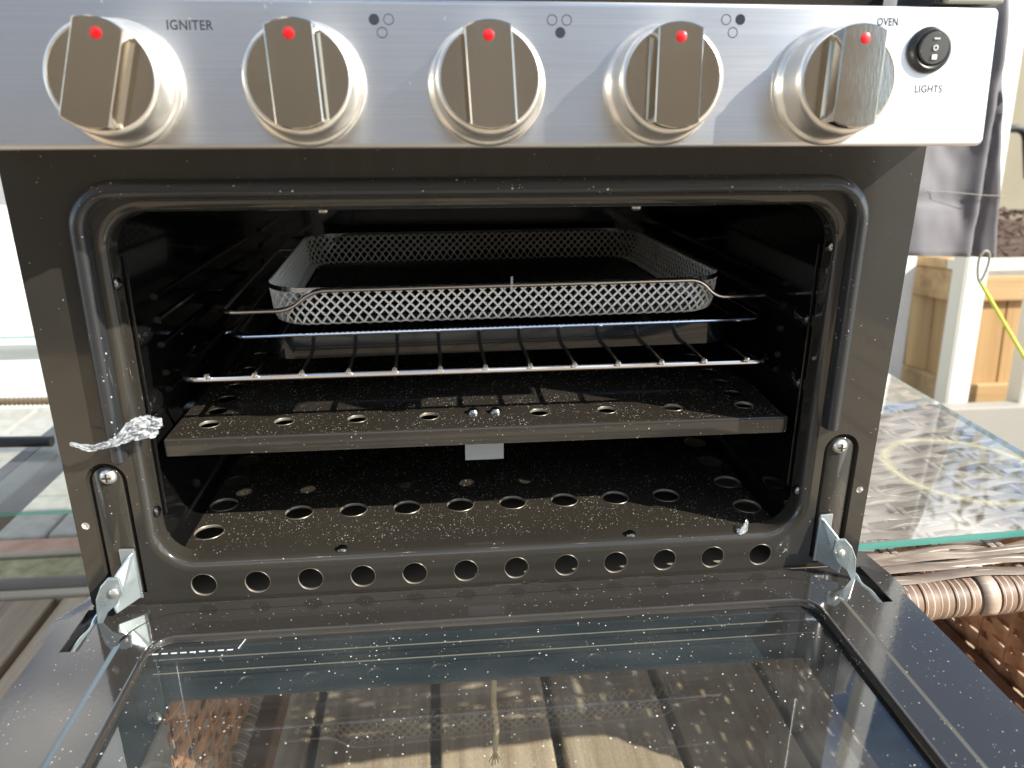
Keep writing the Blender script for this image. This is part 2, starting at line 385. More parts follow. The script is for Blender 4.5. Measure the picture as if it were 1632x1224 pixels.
# ================================================================ SETTING
g = mkobj('ground', [(-60, -60, -.50), (60, -60, -.50), (60, 60, -.50), (-60, 60, -.50)], [(0, 1, 2, 3)], 'ground', smooth=False); struct(g)
# wooden deck under the tables: boards run towards the house of the camera
deck = struct(thing('deck', 'brown wooden deck of long weathered boards', 'deck'))
del deck['label'], deck['category']
for i in range(-9, 12):
    x0 = -.189 + .1397 * i + .006; w = .1277
    b = bx('board', (0, -3.2, -.418), (w, .602, -.39), 'deck', deck, bevel=.003); b.location.x = x0
# edging at the far side of the deck
struct(bx('deck_edge_trim', (-2.2, .604, -.43), (1.4, .622, -.386), 'rail', bevel=.003))
mr = tag(MB().tube([(-2.2, .640, -.395), (1.4, .640, -.395)], .016, 12).build('edge_rail', 'grey_rail'), 'dark round rail lying along the far edge of the deck', 'rail')
struct(bx('moss_strip', (-2.2, .661, -.50), (1.4, .722, -.392), 'moss', bevel=.002))
struct(bx('timber_edging', (-2.2, .7235, -.50), (1.4, .7375, -.388), 'rail', bevel=.002))
pv = struct(thing('patio_paving', '', '')); del pv['label'], pv['category']
pv['kind'] = 'structure'
brick0 = None
for i in range(12):
    a = (-2.1 + .215 * i)
    if brick0 is None: brick0 = bx('brick', (0, .741, -.46), (.205, .80, -.398), 'brick', pv, bevel=.004); brick0.location.x = a
    else: share(brick0, 'brick', pv, (a, 0, random.uniform(-.002, .002)))
pav0 = None
for j in range(4):
    for i in range(-6, 2):
        x = -.72 + .205 * i + (.10 if j % 2 else 0); y = .806 + .165 * j
        if pav0 is None: pav0 = bx('paver', (0, 0, -.06), (.197, .157, 0), 'paver', pv, bevel=.005); pav0.location = (x, y, -.398)
        else: share(pav0, 'paver', pv, (x, y, -.398 + random.uniform(-.002, .002)))
struct(bx('pale_patio_slab', (-9, 1.48, -.50), (.2, 6.5, -.400), 'pale', bevel=.006))
struct(bx('pale_patio_slab', (-9, 1.478, -.52), (-9.05, 1.479, -.45), 'pale', bevel=0)) if False else None

# ================================================================ THE OVEN
oven = thing('camping_oven', 'black enamel camping oven with brushed steel knob panel and its glass door folded down', 'oven')
XZ = lambda u, v, d: Vector((u, d, v))
OC = (0, .130); OHX, OHZ = .2045, .107
holes = [rr(0, .130, .2105, .113, .028, 12)]
HX = [-.181 + .03291 * i for i in range(12)]
for hx in HX: holes.append(circ(hx, .0076, .0078, 28))
# hinge recess slots (rounded top, open at foot) and dimples
def recess(sx):
    c = .2272 * sx
    return [(c + (.0116) * math.cos(R(a)), .0818 + .0116 * math.sin(R(a))) for a in range(0, 181, 15)] + [(c - .0116, .0045), (c + .0116, .0045)]
for sx in (-1, 1): holes.append(recess(sx))
for sx in (-1, 1): holes.append(circ(.2442 * sx, .0528, .0024, 16))
plate('front_frame', rr(0, .136, .250, .140, .003, 3), holes, XZ, .0012, 'enamel', oven, back=False)
# recess channels: sloping wall down to a floor plate 4 mm deep
for sx in (-1, 1):
    o1 = recess(sx); c = .2272 * sx
    mb = MB()
    if True:
        prof = [(1.0, 0), (.975, .0006), (.91, .0034), (.85, .0040), (.79, .0033), (.74, .0014), (.71, .0010)]
        lp = [[Vector((c + (u - c) * kk, dd, (.0818 + (v - .0818) * kk) if v > .0818 else v)) for u, v in o1] for kk, dd in prof]
        mb.loft(lp, cap1=True)
    mb.build('hinge_channel', 'enamel', oven, angle=50)
    # dimple cup
    MB().lathe([(.0025, 0), (.0022, .0012), (.0012, .0022)], lambda x, y, h, s=sx: Vector((.2442 * s + x, h, .0528 + y)), 16).build('dimple', 'chrome', oven)
    # cross head screw
    sc_ = MB().lathe([(.0050, 0), (.0050, .0008), (.0044, .0022), (.0028, .0032), (.0012, .0036), (0.0001, .0037)], lambda x, y, h, s=sx: Vector((.2262 * s + x, .0018 - h, .0845 + y)), 24)
    s_ = sc_.build('screw', 'chrome', oven)
    MB().box((.2262 * sx - .0026, -.0024, .0841), (.2262 * sx + .0026, -.0012, .0849)).box((.2262 * sx - .0004, -.00235, .0819), (.2262 * sx + .0004, -.0013, .0871)).build('screw_slot', 'black', s_, smooth=False)
# rolled lip round the opening
lo = []
for a in range(0, 91, 15):
    g_ = .006 * (1 - math.sin(R(a))); y = .006 - .006 * math.cos(R(a))
    lo.append([XZ(u, v, y) for u, v in rr(0, .130, OHX + g_, OHZ + g_, .022 + g_, 12)])
lo.append([XZ(u, v, .015) for u, v in rr(0, .130, OHX, OHZ, .022, 12)])
lo.append([XZ(u, v, .0165) for u, v in rr(0, .130, OHX + .003, OHZ + .003, .022, 12)])
MB().loft(lo).build('opening_lip', 'enamel', oven, angle=60)
# hole rims
for hx in HX:
    MB().loft([[Vector((hx + r_ * math.cos(t), y, .0076 + r_ * math.sin(t))) for t in [2 * math.pi * j / 28 for j in range(28)]] for r_, y in ((.00795, -.0001), (.00785, -.0002), (.0077, -.0001), (.0077, .0014))]).build('hole_rim', 'cut_edge', oven, angle=60)
# cavity
def cav(y, g_=0, r_=.014): return [XZ(u, v, y) for u, v in rr(0, .130, .2075 + g_, .1115 + g_, r_, 6)]
mbc = MB()
C = rr(0, .130, .2075, .1105, .012, 6)
nC = len(C)
# liner without its floor (floor has holes): keep quads whose points are above the floor
ys = [.0165, .06, .12, .2, .28, .345]
loops = [[XZ(u, max(v, .0203), y) for u, v in C] for y in ys]
mbc.loft(loops)
mbc.add(loops[-1], [tuple(range(nC))])
mbc.f = [f for f in mbc.f if not all(mbc.v[i].z < .021 for i in f)]
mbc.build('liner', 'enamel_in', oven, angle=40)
fl = [circ(-.132 + .0381 * i, .066, .0096, 28) for i in range(8)]
for y in (.044, .083, .121, .16, .2, .24, .28): fl += [circ(-.188, y, .0096, 24), circ(.188, y, .0096, 24)]
fl += [circ(-.132 + .0381 * i, .31, .0096, 24) for i in range(8)]
plate('floor_plate', rr(0, .1805, .2073, .1645, .004, 3), fl, lambda u, v, d: Vector((u, v, .0200 - d)), .0009, 'enamel_floor', oven)
for i, lp in enumerate(fl[:12]):
    cx = sum(p[0] for p in lp) / len(lp); cy = sum(p[1] for p in lp) / len(lp)
    MB().loft([[Vector((cx + r_ * math.cos(t), cy + r_ * math.sin(t), z)) for t in [2 * math.pi * j / 28 for j in range(28)]] for r_, z in ((.0099, .0201), (.0097, .0204), (.0094, .0201), (.0094, .0185))]).build('hole_rim', 'cut_edge', oven, angle=60)
# embossed dimples and runners in the side walls
for sx in (-1, 1):
    for (y, z) in ((.031, .163), (.031, .120)):
        vs = []; fs = []; nu, nv = 14, 8
        lp = []
        for i in range(nv + 1):
            q = i / nv; rr_ = math.sin(q * math.pi / 2)
            lp.append([Vector((sx * (.2074 - .0075 * (math.cos(q * math.pi / 2)) ** 1.2), y + .013 * rr_ * math.cos(t), z + .0085 * rr_ * math.sin(t))) for t in [2 * math.pi * j / nu for j in range(nu)]])
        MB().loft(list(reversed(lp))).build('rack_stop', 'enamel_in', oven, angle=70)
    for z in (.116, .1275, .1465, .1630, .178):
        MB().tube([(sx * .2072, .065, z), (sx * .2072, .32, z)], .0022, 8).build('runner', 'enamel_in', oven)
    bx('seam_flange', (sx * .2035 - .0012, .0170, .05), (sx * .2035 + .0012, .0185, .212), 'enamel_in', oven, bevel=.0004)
# liner screws
for (x, y, z, nx, nz) in ((-.0952, .008, .0232, 0, 1), (.0934, .008, .0232, 0, 1), (-.2043, .006, .1986, 1, 0), (-.2043, .006, .0576, 1, 0), (.2043, .007, .051, -1, 0), (.2043, .007, .212, -1, 0), (-.09, .009, .2368, 0, -1), (.086, .009, .2368, 0, -1)):
    def fmap(a, b, h, x=x, y=y, z=z, nx=nx, nz=nz):
        return Vector((x + nx * h + (a if nz else 0), y + b, z + nz * h + (a if nx else 0)))
    MB().lathe([(.0036, 0), (.0034, .0012), (.0022, .0022), (.0001, .0025)], fmap, 16).build('rivet_screw', 'dark_metal', oven)
# gasket: black rubber strip round top and both sides
gp = [(-.2190, .0965)] + [(-.2175, .15), (-.2160, .2)]
path = [Vector((-.2172, -.0022, .0965)), Vector((-.2168, -.0022, .16))]
for i in range(11):
    a = R(180 - 90 * i / 10); path.append(Vector((-.2160 + .022 + .022 * math.cos(a), -.0022, .2275 + .022 * math.sin(a))))
for i in range(11):
    a = R(90 - 90 * i / 10); path.append(Vector((.2160 - .022 + .022 * math.cos(a), -.0022, .2275 + .022 * math.sin(a))))
path += [Vector((.2165, -.0022, .16)), Vector((.2168, -.0022, .099))]
loops = []
for i, p in enumerate(path):
    t = (path[min(i + 1, len(path) - 1)] - path[max(i - 1, 0)]).normalized(); w = t.cross(Vector((0, 1, 0)))
    prof = [(-.0048, .0030), (-.0048, .0006), (-.0042, -.0012), (-.0030, -.0030), (-.0008, -.0052), (.0016, -.0056), (.0038, -.0044), (.0046, -.0022), (.0050, .0004), (.0050, .0030)]
    loops.append([p + w * (-a) + Vector((0, b, 0)) for a, b in prof])
MB().loft(loops, cap0=True, cap1=True).build('gasket', 'rubber', oven, angle=60)
# heat plate
HP = [circ(-.178 + .04705 * i, .0452, .0064, 24) for i in range(8) if i not in ()]
HP = [h for h in HP if abs(sum(p[0] for p in h) / 24) > .012]
HP = [circ(x, .0450, .0064, 24) for x in (-.178, -.131, -.084, -.037, .0365, .0825, .1285, .178)]
for y in (.069, .093, .12, .16, .2, .24): HP += [circ(-.179, y, .0064, 20), circ(.179, y, .0064, 20)]
plate('heat_plate', [(-.1985, .0228), (.1985, .0228), (.1985, .30), (-.1985, .30)], HP, lambda u, v, d: Vector((u, v, .098 - d)), .0008, 'enamel_floor', oven)
prof = [(.0232, .0982), (.0224, .0980), (.0218, .0974), (.0216, .0965), (.0216, .0868), (.0224, .0866), (.0224, .0960)]
MB().loft([[Vector((-.1987, a, b)) for a, b in prof], [Vector((.1987, a, b)) for a, b in prof]], closed=False).build('heat_plate_lip', 'enamel', oven, angle=60)
for sx in (-1, 1): bx('plate_end', (sx * .1990 - .0006, .0218, .0868), (sx * .1990 + .0006, .30, .0978), 'enamel', oven)
for h in HP[:8]:
    cx = sum(p[0] for p in h) / len(h)
    MB().loft([[Vector((cx + r_ * math.cos(t), .0450 + r_ * math.sin(t), z)) for t in [2 * math.pi * j / 24 for j in range(24)]] for r_, z in ((.0066, .0981), (.00645, .0983), (.0063, .0981), (.0063, .0965))]).build('hole_rim', 'cut_edge', oven, angle=60)
for x in (-.0078, .0072):
    MB().lathe([(.0042, 0), (.0040, .0012), (.0026, .0028), (.0001, .0033)], lambda a, b, h, x=x: Vector((x + a, .0484 + b, .0982 + h)), 18).build('plate_screw', 'dark_metal', oven)
MB().box((-.0135, .0560, .0600), (.0132, .0572, .0722)).box((-.0135, .0573, .0710), (.0132, .0700, .0722)).build('burner_clip', 'film', oven, smooth=False)
bx('burner_bar', (-.006, .14, .060), (.006, .30, .072), 'dark_metal', oven)
# body shell
sb = MB()
sb.box((-.2500, .0013, .0), (-.2488, .37, .272)).box((.2488, .0013, .0), (.2500, .37, .272)).box((-.2500, .3688, .0), (.2500, .3700, .272))
sb.build('body_shell', 'enamel', oven, smooth=False)
bx('base_sheet', (-.2485, .0020, -.0060), (.2485, .369, -.0045), 'galv', oven, bevel=0)
bx('inner_front_beam', (-.2485, .019, -.0035), (-.20, .022, .0185), 'galv', oven, bevel=0)
for x in (-.22, .22):
    for y in (.04, .33): MB().lathe([(.010, 0), (.009, -.0125)], lambda a, b, h, x=x, y=y: Vector((x + a, y + b, -.0062 + h)), 20).build('foot', 'black', oven)

# control panel (tilted back six degrees)
TH = R(6); PO = Vector((0, -.047, .271))
def PM(u, v, h): return PO + Vector((u, 0, 0)) + Vector((0, math.sin(TH), math.cos(TH))) * v + Vector((0, -math.cos(TH), math.sin(TH))) * h
lp = []
base = lambda g_: rr(0, .0325, .2502 - g_, .0325 - g_, max(.0035 - g_, .0006), 6)
for a in range(0, 91, 18):
    g_ = .0022 * (1 - math.sin(R(a))); lp.append([PM(u, v, -.0022 * (1 - math.cos(R(a)))) for u, v in base(g_)])
lp2 = [Vector((p.x, .0008, p.z)) for p in lp[-1]]
mbp = MB(); mbp.loft(lp + [lp2]); mbp.add(lp[0], [tuple(reversed(range(len(lp[0]))))])
# direction: first loop is the flat front
panel = mbp.build('control_panel', 'steel', oven, angle=50)
def prism(name, pts, h0, h1, mat, parent, bev=0, f=PM, **kw):
    n = len(pts); mb = MB(); mb.loft([[f(u, v, h0) for u, v in pts], [f(u, v, h1) for u, v in pts]], cap0=True, cap1=True)
    return mb.build(name, mat, parent, smooth=False, bevel=bev, **kw)
knobs = [(-.1670, 15), (-.0855, -3), (-.0024, -3), (.0805, 1), (.1638, 3)]
VK = .0278
for kx, rot in knobs:
    f = lambda x, y, h, kx=kx: PM(kx + x, VK + y, h)
    kb = MB().lathe([(.0268, .0), (.0273, .0006), (.0275, .0022), (.0271, .0040), (.0259, .0052), (.0251, .0058), (.0248, .0072), (.0243, .0180), (.0238, .0205), (.0228, .0222), (.0219, .0224), (.0217, .0216)], f, 72).build('knob', 'chrome', oven, angle=50)
    MB().lathe([(.0217, .0212), (.0215, .0217), (.0001, .0217)], f, 64, cap=False).build('knob_face', 'disc', kb, angle=30)
    c_, s_ = math.cos(R(-rot)), math.sin(R(-rot))
    def rotf(x, y, h, kx=kx, c_=c_, s_=s_): return PM(kx + x * c_ - y * s_, VK + x * s_ + y * c_, h)
    def barout(hw, rad, hg=0):
        a0 = math.asin(hw / rad); pts = []
        for i in range(11): a = math.pi / 2 - a0 + 2 * a0 * i / 10; pts.append((rad * math.cos(a), rad * math.sin(a)))
        for i in range(11): a = -math.pi / 2 - a0 + 2 * a0 * i / 10; pts.append((rad * math.cos(a), rad * math.sin(a)))
        return pts
    lps = [[rotf(x, y, h) for x, y in barout(hw, rad)] for hw, rad, h in ((.0118, .0216, .0210), (.0111, .0219, .0226), (.0103, .0222, .0250), (.0102, .0223, .0305), (.0101, .0222, .0313), (.0096, .0217, .0317))]
    MB().loft(lps, cap1=True).build('knob_bar', 'disc', kb, angle=25)
    MB().lathe([(.0024, .0314), (.0024, .0318), (.0019, .0320), (.0001, .03205)], lambda x, y, h: rotf(x, y + .0158, h), 24, cap=False).build('pointer_dot', 'red', kb)
# rocker switch
fs_ = lambda x, y, h: PM(.2150 + x, .0448 + y, h)
rk = MB().lathe([(.0106, 0), (.0108, .0008), (.0102, .0026), (.0088, .0034), (.0078, .0030), (.0076, .0010)], fs_, 48).build('rocker_switch', 'black', oven, angle=50)
lps = []
for rr_, dh in ((.0074, .0), (.0074, .0032), (.0071, .0038), (.0001, .0040)):
    lps.append([PM(.2152 + rr_ * math.cos(t), .0450 + rr_ * math.sin(t), .0010 + dh + .11 * rr_ * math.sin(t)) for t in [2 * math.pi * j / 40 for j in range(40)]])
MB().loft(lps).build('rocker', 'rocker', rk, angle=40)
RF = lambda x, y, h: PM(.2152 + x, .0450 + y, .0054 + .11 * y + h)
prism('off_mark', [(-.0014, .0038), (.0014, .0038), (.0014, .0043), (-.0014, .0043)], -.0003, .0001, 'white_ink', rk, f=RF)
prism('on_mark', [(-.0012, -.0052), (.0012, -.0052), (.0012, -.0030), (-.0012, -.0030)], -.0003, .0001, 'white_ink', rk, f=RF)
def ringmark(name, cx, cy, r0, r1, mat, parent, f, h0=-.0003, h1=.00012):
    n = 36; A = [(cx + r1 * math.cos(2 * math.pi * j / n), cy + r1 * math.sin(2 * math.pi * j / n)) for j in range(n)]
    B = [(cx + r0 * math.cos(2 * math.pi * j / n), cy + r0 * math.sin(2 * math.pi * j / n)) for j in range(n)]
    MB().loft([[f(u, v, h0) for u, v in A], [f(u, v, h1) for u, v in A], [f(u, v, h1) for u, v in B], [f(u, v, h0) for u, v in B]]).build(name, mat, parent, smooth=False)
ringmark('zero_mark', 0, 0, .0008, .0012, 'white_ink', rk, RF)
# printed burner symbols
for grp, fill in (([(-.0532, .0561), (-.0466, .0562), (-.0498, .0506)], 0), ([(.0286, .0567), (.0355, .0567), (.0325, .0513)], 2), ([(.1120, .0577), (.1189, .0578), (.1155, .0520)], 1)):
    for i, (u, v) in enumerate(grp):
        if i == fill: prism('burner_mark', circ(u, v, .0024, 28), -.0002, .0001, 'ink', oven)
        else: ringmark('burner_mark', u, v, .00205, .0024, 'ink', oven, PM, -.0002, .0001)
def text(s, u, v, h, width, parent, mat='ink'):
    cu_ = bpy.data.curves.new('txt', 'FONT'); cu_.body = s; cu_.size = 1; cu_.extrude = .01; cu_.space_character = 1.06; cu_.resolution_u = 3; cu_.offset = .012
    o = bpy.data.objects.new('txt', cu_); col.objects.link(o)
    dg = bpy.context.evaluated_depsgraph_get(); me = bpy.data.meshes.new_from_object(o.evaluated_get(dg)); bpy.data.objects.remove(o)
    xs = [p.co.x for p in me.vertices]; ysv = [p.co.y for p in me.vertices]; w0 = max(xs) - min(xs); h0 = max(ysv) - min(ysv)
    V = [PM(u + (p.co.x - min(xs)) / w0 * width, v + (p.co.y - min(ysv)) / h0 * h, p.co.z * .01) for p in me.vertices]
    F = [tuple(q.vertices) for q in me.polygons]
    return mkobj('panel_lettering', V, F, mat, parent, smooth=False)
text('IGNITER', -.1446, .0509, .0042, .0200, oven)
text('OVEN', .1872, .0557, .0036, .0106, oven)
text('LIGHTS', .2100, .0252, .0036, .0142, oven)
# hob above the panel: tray, burner and pan supports, mostly out of frame
bx('hob_top', (-.248, .0012, .3325), (.248, .37, .3365), 'enamel', oven, bevel=.002)
bx('hob_rear_wall', (-.2495, .3660, .2725), (.2495, .3695, .3322), 'enamel', oven)
for sx in (-1, 1): bx('hob_side_wall', (sx * .2490 - .0006, .0012, .2725), (sx * .2490 + .0006, .3655, .3322), 'enamel', oven)
bx('hob_lip', (-.248, .0030, .3367), (.2140, .0060, .3500), 'enamel', oven)
for bxx, byy in ((-.14, .13), (0, .25), (.14, .13)):
    MB().lathe([(.035, 0), (.035, .006), (.028, .008), (.026, .012), (.02, .014)], lambda a, b, h, x=bxx, y=byy: Vector((x + a, y + b, .3367 + h)), 36).build('burner', 'black', oven)
def gr(pts): MB().tube(fillet(pts, .006), .0028, 8).build('pan_support_bar', 'black', oven)
for x in (-.23, -.16, -.09, -.02, .05, .12, .19): gr([(x, .010, .3366), (x, .010, .3475), (x + .002, .34, .3475), (x + .002, .34, .3366)])
gr([(-.235, .030, .3505), (.2, .030, .3505)]); gr([(-.235, .22, .3505), (.2, .22, .3505)])
pb = MB().box((.2215, -.0400, .3368), (.2515, .0000, .3560)).build('corner_bracket', 'alu', oven, smooth=False, bevel=.0012)
MB().box((.2180, -.0370, .3366), (.2213, -.002, .352)).build('bracket_stop', 'black', oven, smooth=False, bevel=.0008)
# ---- door
DZ = 0.0
dh = [rr(0, -.1555, .1985, .1150, .012, 8)]
emb = rr(0, -.1530, .2190, .1385, .030, 12)
XY = lambda z: (lambda u, v, d: Vector((u, v, z - d)))
def slot(sx): return [(sx * .2455 - .0052, -.0440), (sx * .2455 + .0052, -.0440), (sx * .2455 + .0052, -.0040), (sx * .2455 - .0052, -.0040)]
outl = [(-.263, -.2990), (.263, -.2990), (.263, -.030), (.2615, -.0180), (.2560, -.0060), (.2505, -.0022), (-.2505, -.0022), (-.2560, -.0060), (-.2615, -.0180), (-.263, -.030)]
df = plate('door_frame', outl, [rr(0, -.1530, .2215, .1410, .032, 12), slot(-1), slot(1)], XY(-.0035), .0012, 'enamel_door', oven)
ld = []
for (g_, z) in ((.0025, -.0035), (.0012, -.0033), (-.0004, -.0018), (-.0018, -.0003), (-.0032, .0)):
    ld.append([Vector((u, v, z)) for u, v in rr(0, -.1530, .2190 + g_, .1385 + g_, .030 + g_, 12)])
MB().loft(ld).build('door_emboss', 'enamel_door', df, angle=60)
plate('door_inner_frame', rr(0, -.1530, .2158, .1353, .0268, 12), [rr(0, -.1555, .2010, .1175, .0145, 8)], XY(0), .0002, 'enamel_door', df, back=False)
ld = []
for (g_, z) in ((.0025, .0), (.0018, .00035), (.0006, .0004), (-.0003, -.0004), (-.0006, -.0022), (-.0006, -.0042)):
    ld.append([Vector((u, v, z)) for u, v in rr(0, -.1555, .1985 + g_, .1150 + g_, .012 + g_, 8)])
MB().loft(ld).build('window_lip', 'enamel_door', df, angle=60)
mkobj('inner_pane', [(-.206, -.276, -.0046), (.206, -.276, -.0046), (.206, -.034, -.0046), (-.206, -.034, -.0046)], [(0, 1, 2, 3)], 'door_glass', df, smooth=False)
plate('pane_border', rr(0, -.16, .255, .136, .004, 3), [rr(0, -.165, .1880, .106, .003, 3)], XY(-.0290), .0015, 'frit', df)
mkobj('outer_pane', [(-.189, -.272, -.0285), (.189, -.272, -.0285), (.189, -.0585, -.0285), (-.189, -.0585, -.0285)], [(0, 1, 2, 3)], 'outer_glass', df, smooth=False)
for sx in (-1, 1):
    a_, b_ = sorted((sx * .2560, sx * .2680)); bx('door_skin', (a_, -.2990, -.0335), (b_, .0150, -.0310), 'enamel_door', df, bevel=0)
    a_, b_ = sorted((sx * .2618, sx * .2630)); bx('door_side', (a_, -.2988, -.0308), (b_, -.0180, -.0048), 'enamel_door', df, bevel=0)
mkobj('door_corner_flange', [(-.2690, -.035, -.006), (-.2690, -.010, -.0062), (-.2560, .022, -.0066), (-.2510, .022, -.0066), (-.2510, .001, -.0062), (-.255, -.006, -.006)], [(0, 1, 2, 3, 4, 5)], 'enamel_door', df, smooth=False)
mkobj('door_corner_flange', [(.2690, -.035, -.006), (.2690, -.010, -.0062), (.2660, .018, -.0066), (.2510, .018, -.0066), (.2510, .001, -.0062), (.255, -.006, -.006)], [(5, 4, 3, 2, 1, 0)], 'enamel_door', df, smooth=False)
bx('pane_housing', (-.212, -.0352, -.0288), (.212, -.0340, -.0050), 'frit', df, bevel=0)
# inner channel of glass carrier (visible as pale lines below the pane)
bx('pane_rail', (-.2, -.048, -.0200), (.2, -.0477, -.0194), 'grey_rail', df, bevel=0)
bx('pane_rail', (-.2, -.0420, -.0150), (.2, -.0417, -.0144), 'grey_rail', df, bevel=0)
dsh = MB()
for i in range(9): dsh.box((-.1975 + .0052 * i, -.0500, -.0045), (-.1975 + .0052 * i + .0033, -.0494, -.0043))
for i in range(6): x = -.1500 + .0004 * i; y = -.0490 + .0014 * i; dsh.box((x, y, -.0045), (x + .0006, y + .0009, -.0043))
dsh.build('pane_dash', 'white_ink', df, smooth=False)  # rows of short white dashes on the inner pane
# hinges
def hingeplate(pts, th_, name, parent):
    P = [Vector(p) for p in pts]; n = len(P); nrm = (P[1] - P[0]).cross(P[2] - P[0]).normalized() * th_
    return MB().loft([P, [p + nrm for p in P]], cap0=True, cap1=True).build(name, 'zinc', parent, smooth=False, bevel=.0005)
for sx in (-1, 1):
    rootp = [(-.2268, -.0012, .0372), (-.2180, -.0012, .0368), (-.2176, -.0012, .0020), (-.2268, -.0012, .0020)]
    P0 = [(sx * -x, y, z) for x, y, z in [(-x_, y_, z_) for x_, y_, z_ in rootp]]
    hb = hingeplate([(sx * abs(x), y, z) for x, y, z in rootp], .0016 * sx, 'hinge_bracket', oven)
    # side cheek standing out of the face
    ck = [(.2176, -.0014, .0350), (.2200, -.0050, .0330), (.2262, -.0110, .0250), (.2290, -.0140, .0205), (.2300, -.0160, .0080), (.2290, -.0150, .0000), (.2176, -.0014, .0030)]
    hingeplate([(sx * x, y, z) for x, y, z in ck], .0014 * sx, 'hinge_cheek', hb)
    arm = [(.2240, -.0150, .0245), (.2300, -.0160, .0255), (.2350, -.0165, .0200), (.2385, -.0175, .0120), (.2395, -.0180, .0010), (.2400, -.0185, -.0055), (.2375, -.0185, -.0055), (.2330, -.0175, .0030), (.2270, -.0160, .0080), (.2230, -.0150, .0150)]
    hingeplate([(sx * x, y, z) for x, y, z in arm], .0022 * sx, 'hinge_arm', hb)
    MB().lathe([(.0028, 0), (.0028, .0008), (.0018, .0016), (.0001, .0018)], lambda a, b, h, s=sx: Vector((s * .2272 + a, -.0172 - h, .0165 + b)), 20).build('hinge_rivet', 'chrome', hb)
    MB().tube(fillet([(sx * .2410, -.0030, -.0040), (sx * .2440, -.0110, -.0055), (sx * .2430, -.0190, -.0075), (sx * .2460, -.0260, -.0080), (sx * .2460, -.0420, -.0085)], .004), .0019, 8).build('hinge_spring', 'zinc', hb)
    bx('channel_shade_plate', (sx * .2490 - .0120, -.0480, -.0105), (sx * .2490 + .0120, .012, -.0095), 'black', hb, bevel=0)  # black plate under the slot: the slot's inner shade put into its colour

# ================================================================ INSIDE THE OVEN
def rackparts(root):
    pass
rack = thing('wire_rack', 'chromed wire oven rack, lowest of the racks above the perforated plate', 'oven rack', (0, 0, .1315))
zf = 0
loopp = fillet([(-.1905, .30, 0), (-.1905, .036, 0), (.1920, .0375, 0), (.1920, .30, 0)], .014, 7)
MB().tube(loopp, .0018, 10).build('rack_frame', 'wire', rack)
MB().tube([(-.19, .30, 0), (.191, .30, 0)], .0018, 8).build('rack_cross_wire', 'wire', rack)
MB().tube([(-.19, .16, -.0034), (.191, .16, -.0034)], .0018, 8).build('rack_cross_wire', 'wire', rack)
rod0 = None
for i in range(13):
    x = -.172 + .02867 * i
    if rod0 is None:
        rod0 = MB().tube([(0, .0335, .0030), (0, .0345, .0032), (0, .30, .0032)], .0013, 10).build('rack_rod', 'rod', rack)
        cp = MB().lathe([(.0019, -.0012), (.0021, 0), (.0016, .0012), (.0001, .0016)], lambda a, b, h: Vector((a, .0335 - h, .0030 + b)), 14)
        cap0 = cp.build('rod_end', 'wire', rack); cap0.location.x = x; rod0.location.x = x
    else: share(rod0, 'rack_rod', rack, (x, 0, 0)); share(cap0, 'rod_end', rack, (x, 0, 0))
# baking tray
tray = thing('baking_tray', 'shallow black enamel baking tray sitting between the rack and the mesh basket', 'baking tray', (.0175, .0675, .1512), (0, 0, R(2)))
def ty(hx, y0, y1, z, r_): return [Vector((u, v, z)) for u, v in rr(0, (y0 + y1) / 2, hx, (y1 - y0) / 2, r_, 8)]
MB().loft([ty(.1815, 0, .235, -.0012, .012), ty(.1820, -.0005, .2355, -.0002, .012), ty(.1815, 0, .235, .0008, .012), ty(.1805, .001, .234, .0004, .012), ty(.1640, .0014, .233, .0002, .022), ty(.1632, .0020, .2325, -.0010, .022), ty(.1600, .0012, .2290, -.0165, .020), ty(.1570, .0040, .2260, -.0182, .018)], cap1=True).build('tray_body', 'tray', tray, angle=40)
rimp = [Vector((u, v, 0)) for u, v in rr(0, .1175, .1815, .1176, .012, 8)]
MB().tube(rimp, .0011, 8, closed=True).build('tray_rim', 'wire', tray)
# mesh basket and its wire carrier
bask = thing('mesh_basket', 'silver expanded mesh crisping basket hung in a bent wire carrier', 'wire basket', (.0170, .0670, .1680), (0, 0, R(2.2)))
w = fillet([(-.1840, .245, 0), (-.1840, 0, 0), (-.1410, 0, 0), (-.1260, -.001, .0125), (.1330, -.001, .0125), (.1450, 0, 0), (.1850, 0, 0), (.1850, .245, 0)], .010, 6)
MB().tube(w, .0016, 10).build('carrier_wire', 'wire', bask)
w2 = fillet([(-.1840, .245, 0), (-.1410, .247, 0), (-.1260, .250, .0125), (.1330, .250, .0125), (.1450, .247, 0), (.1850, .245, 0)], .008, 5)
MB().tube(w2, .0016, 8).build('carrier_wire', 'wire', bask)
for x in (-.1355, .1425): pass
bcx, bcy, bhx, bhy, brr = -.001, .1255, .1560, .1235, .030
zt, zb, rb = .0122, -.0125, .007
def perim(hx, hy, r_):
    per = 4 * (hx + hy) - 8 * r_ + 2 * math.pi * r_
    segs = [('l', (hx, -hy + r_), (hx, hy - r_)), ('a', (hx - r_, hy - r_), 0), ('l', (hx - r_, hy), (-hx + r_, hy)), ('a', (-hx + r_, hy - r_), 90),
            ('l', (-hx, hy - r_), (-hx, -hy + r_)), ('a', (-hx + r_, -hy + r_), 180), ('l', (-hx + r_, -hy), (hx - r_, -hy)), ('a', (hx - r_, -hy + r_), 270)]
    return segs, per
SEG, PER = perim(bhx, bhy, brr)
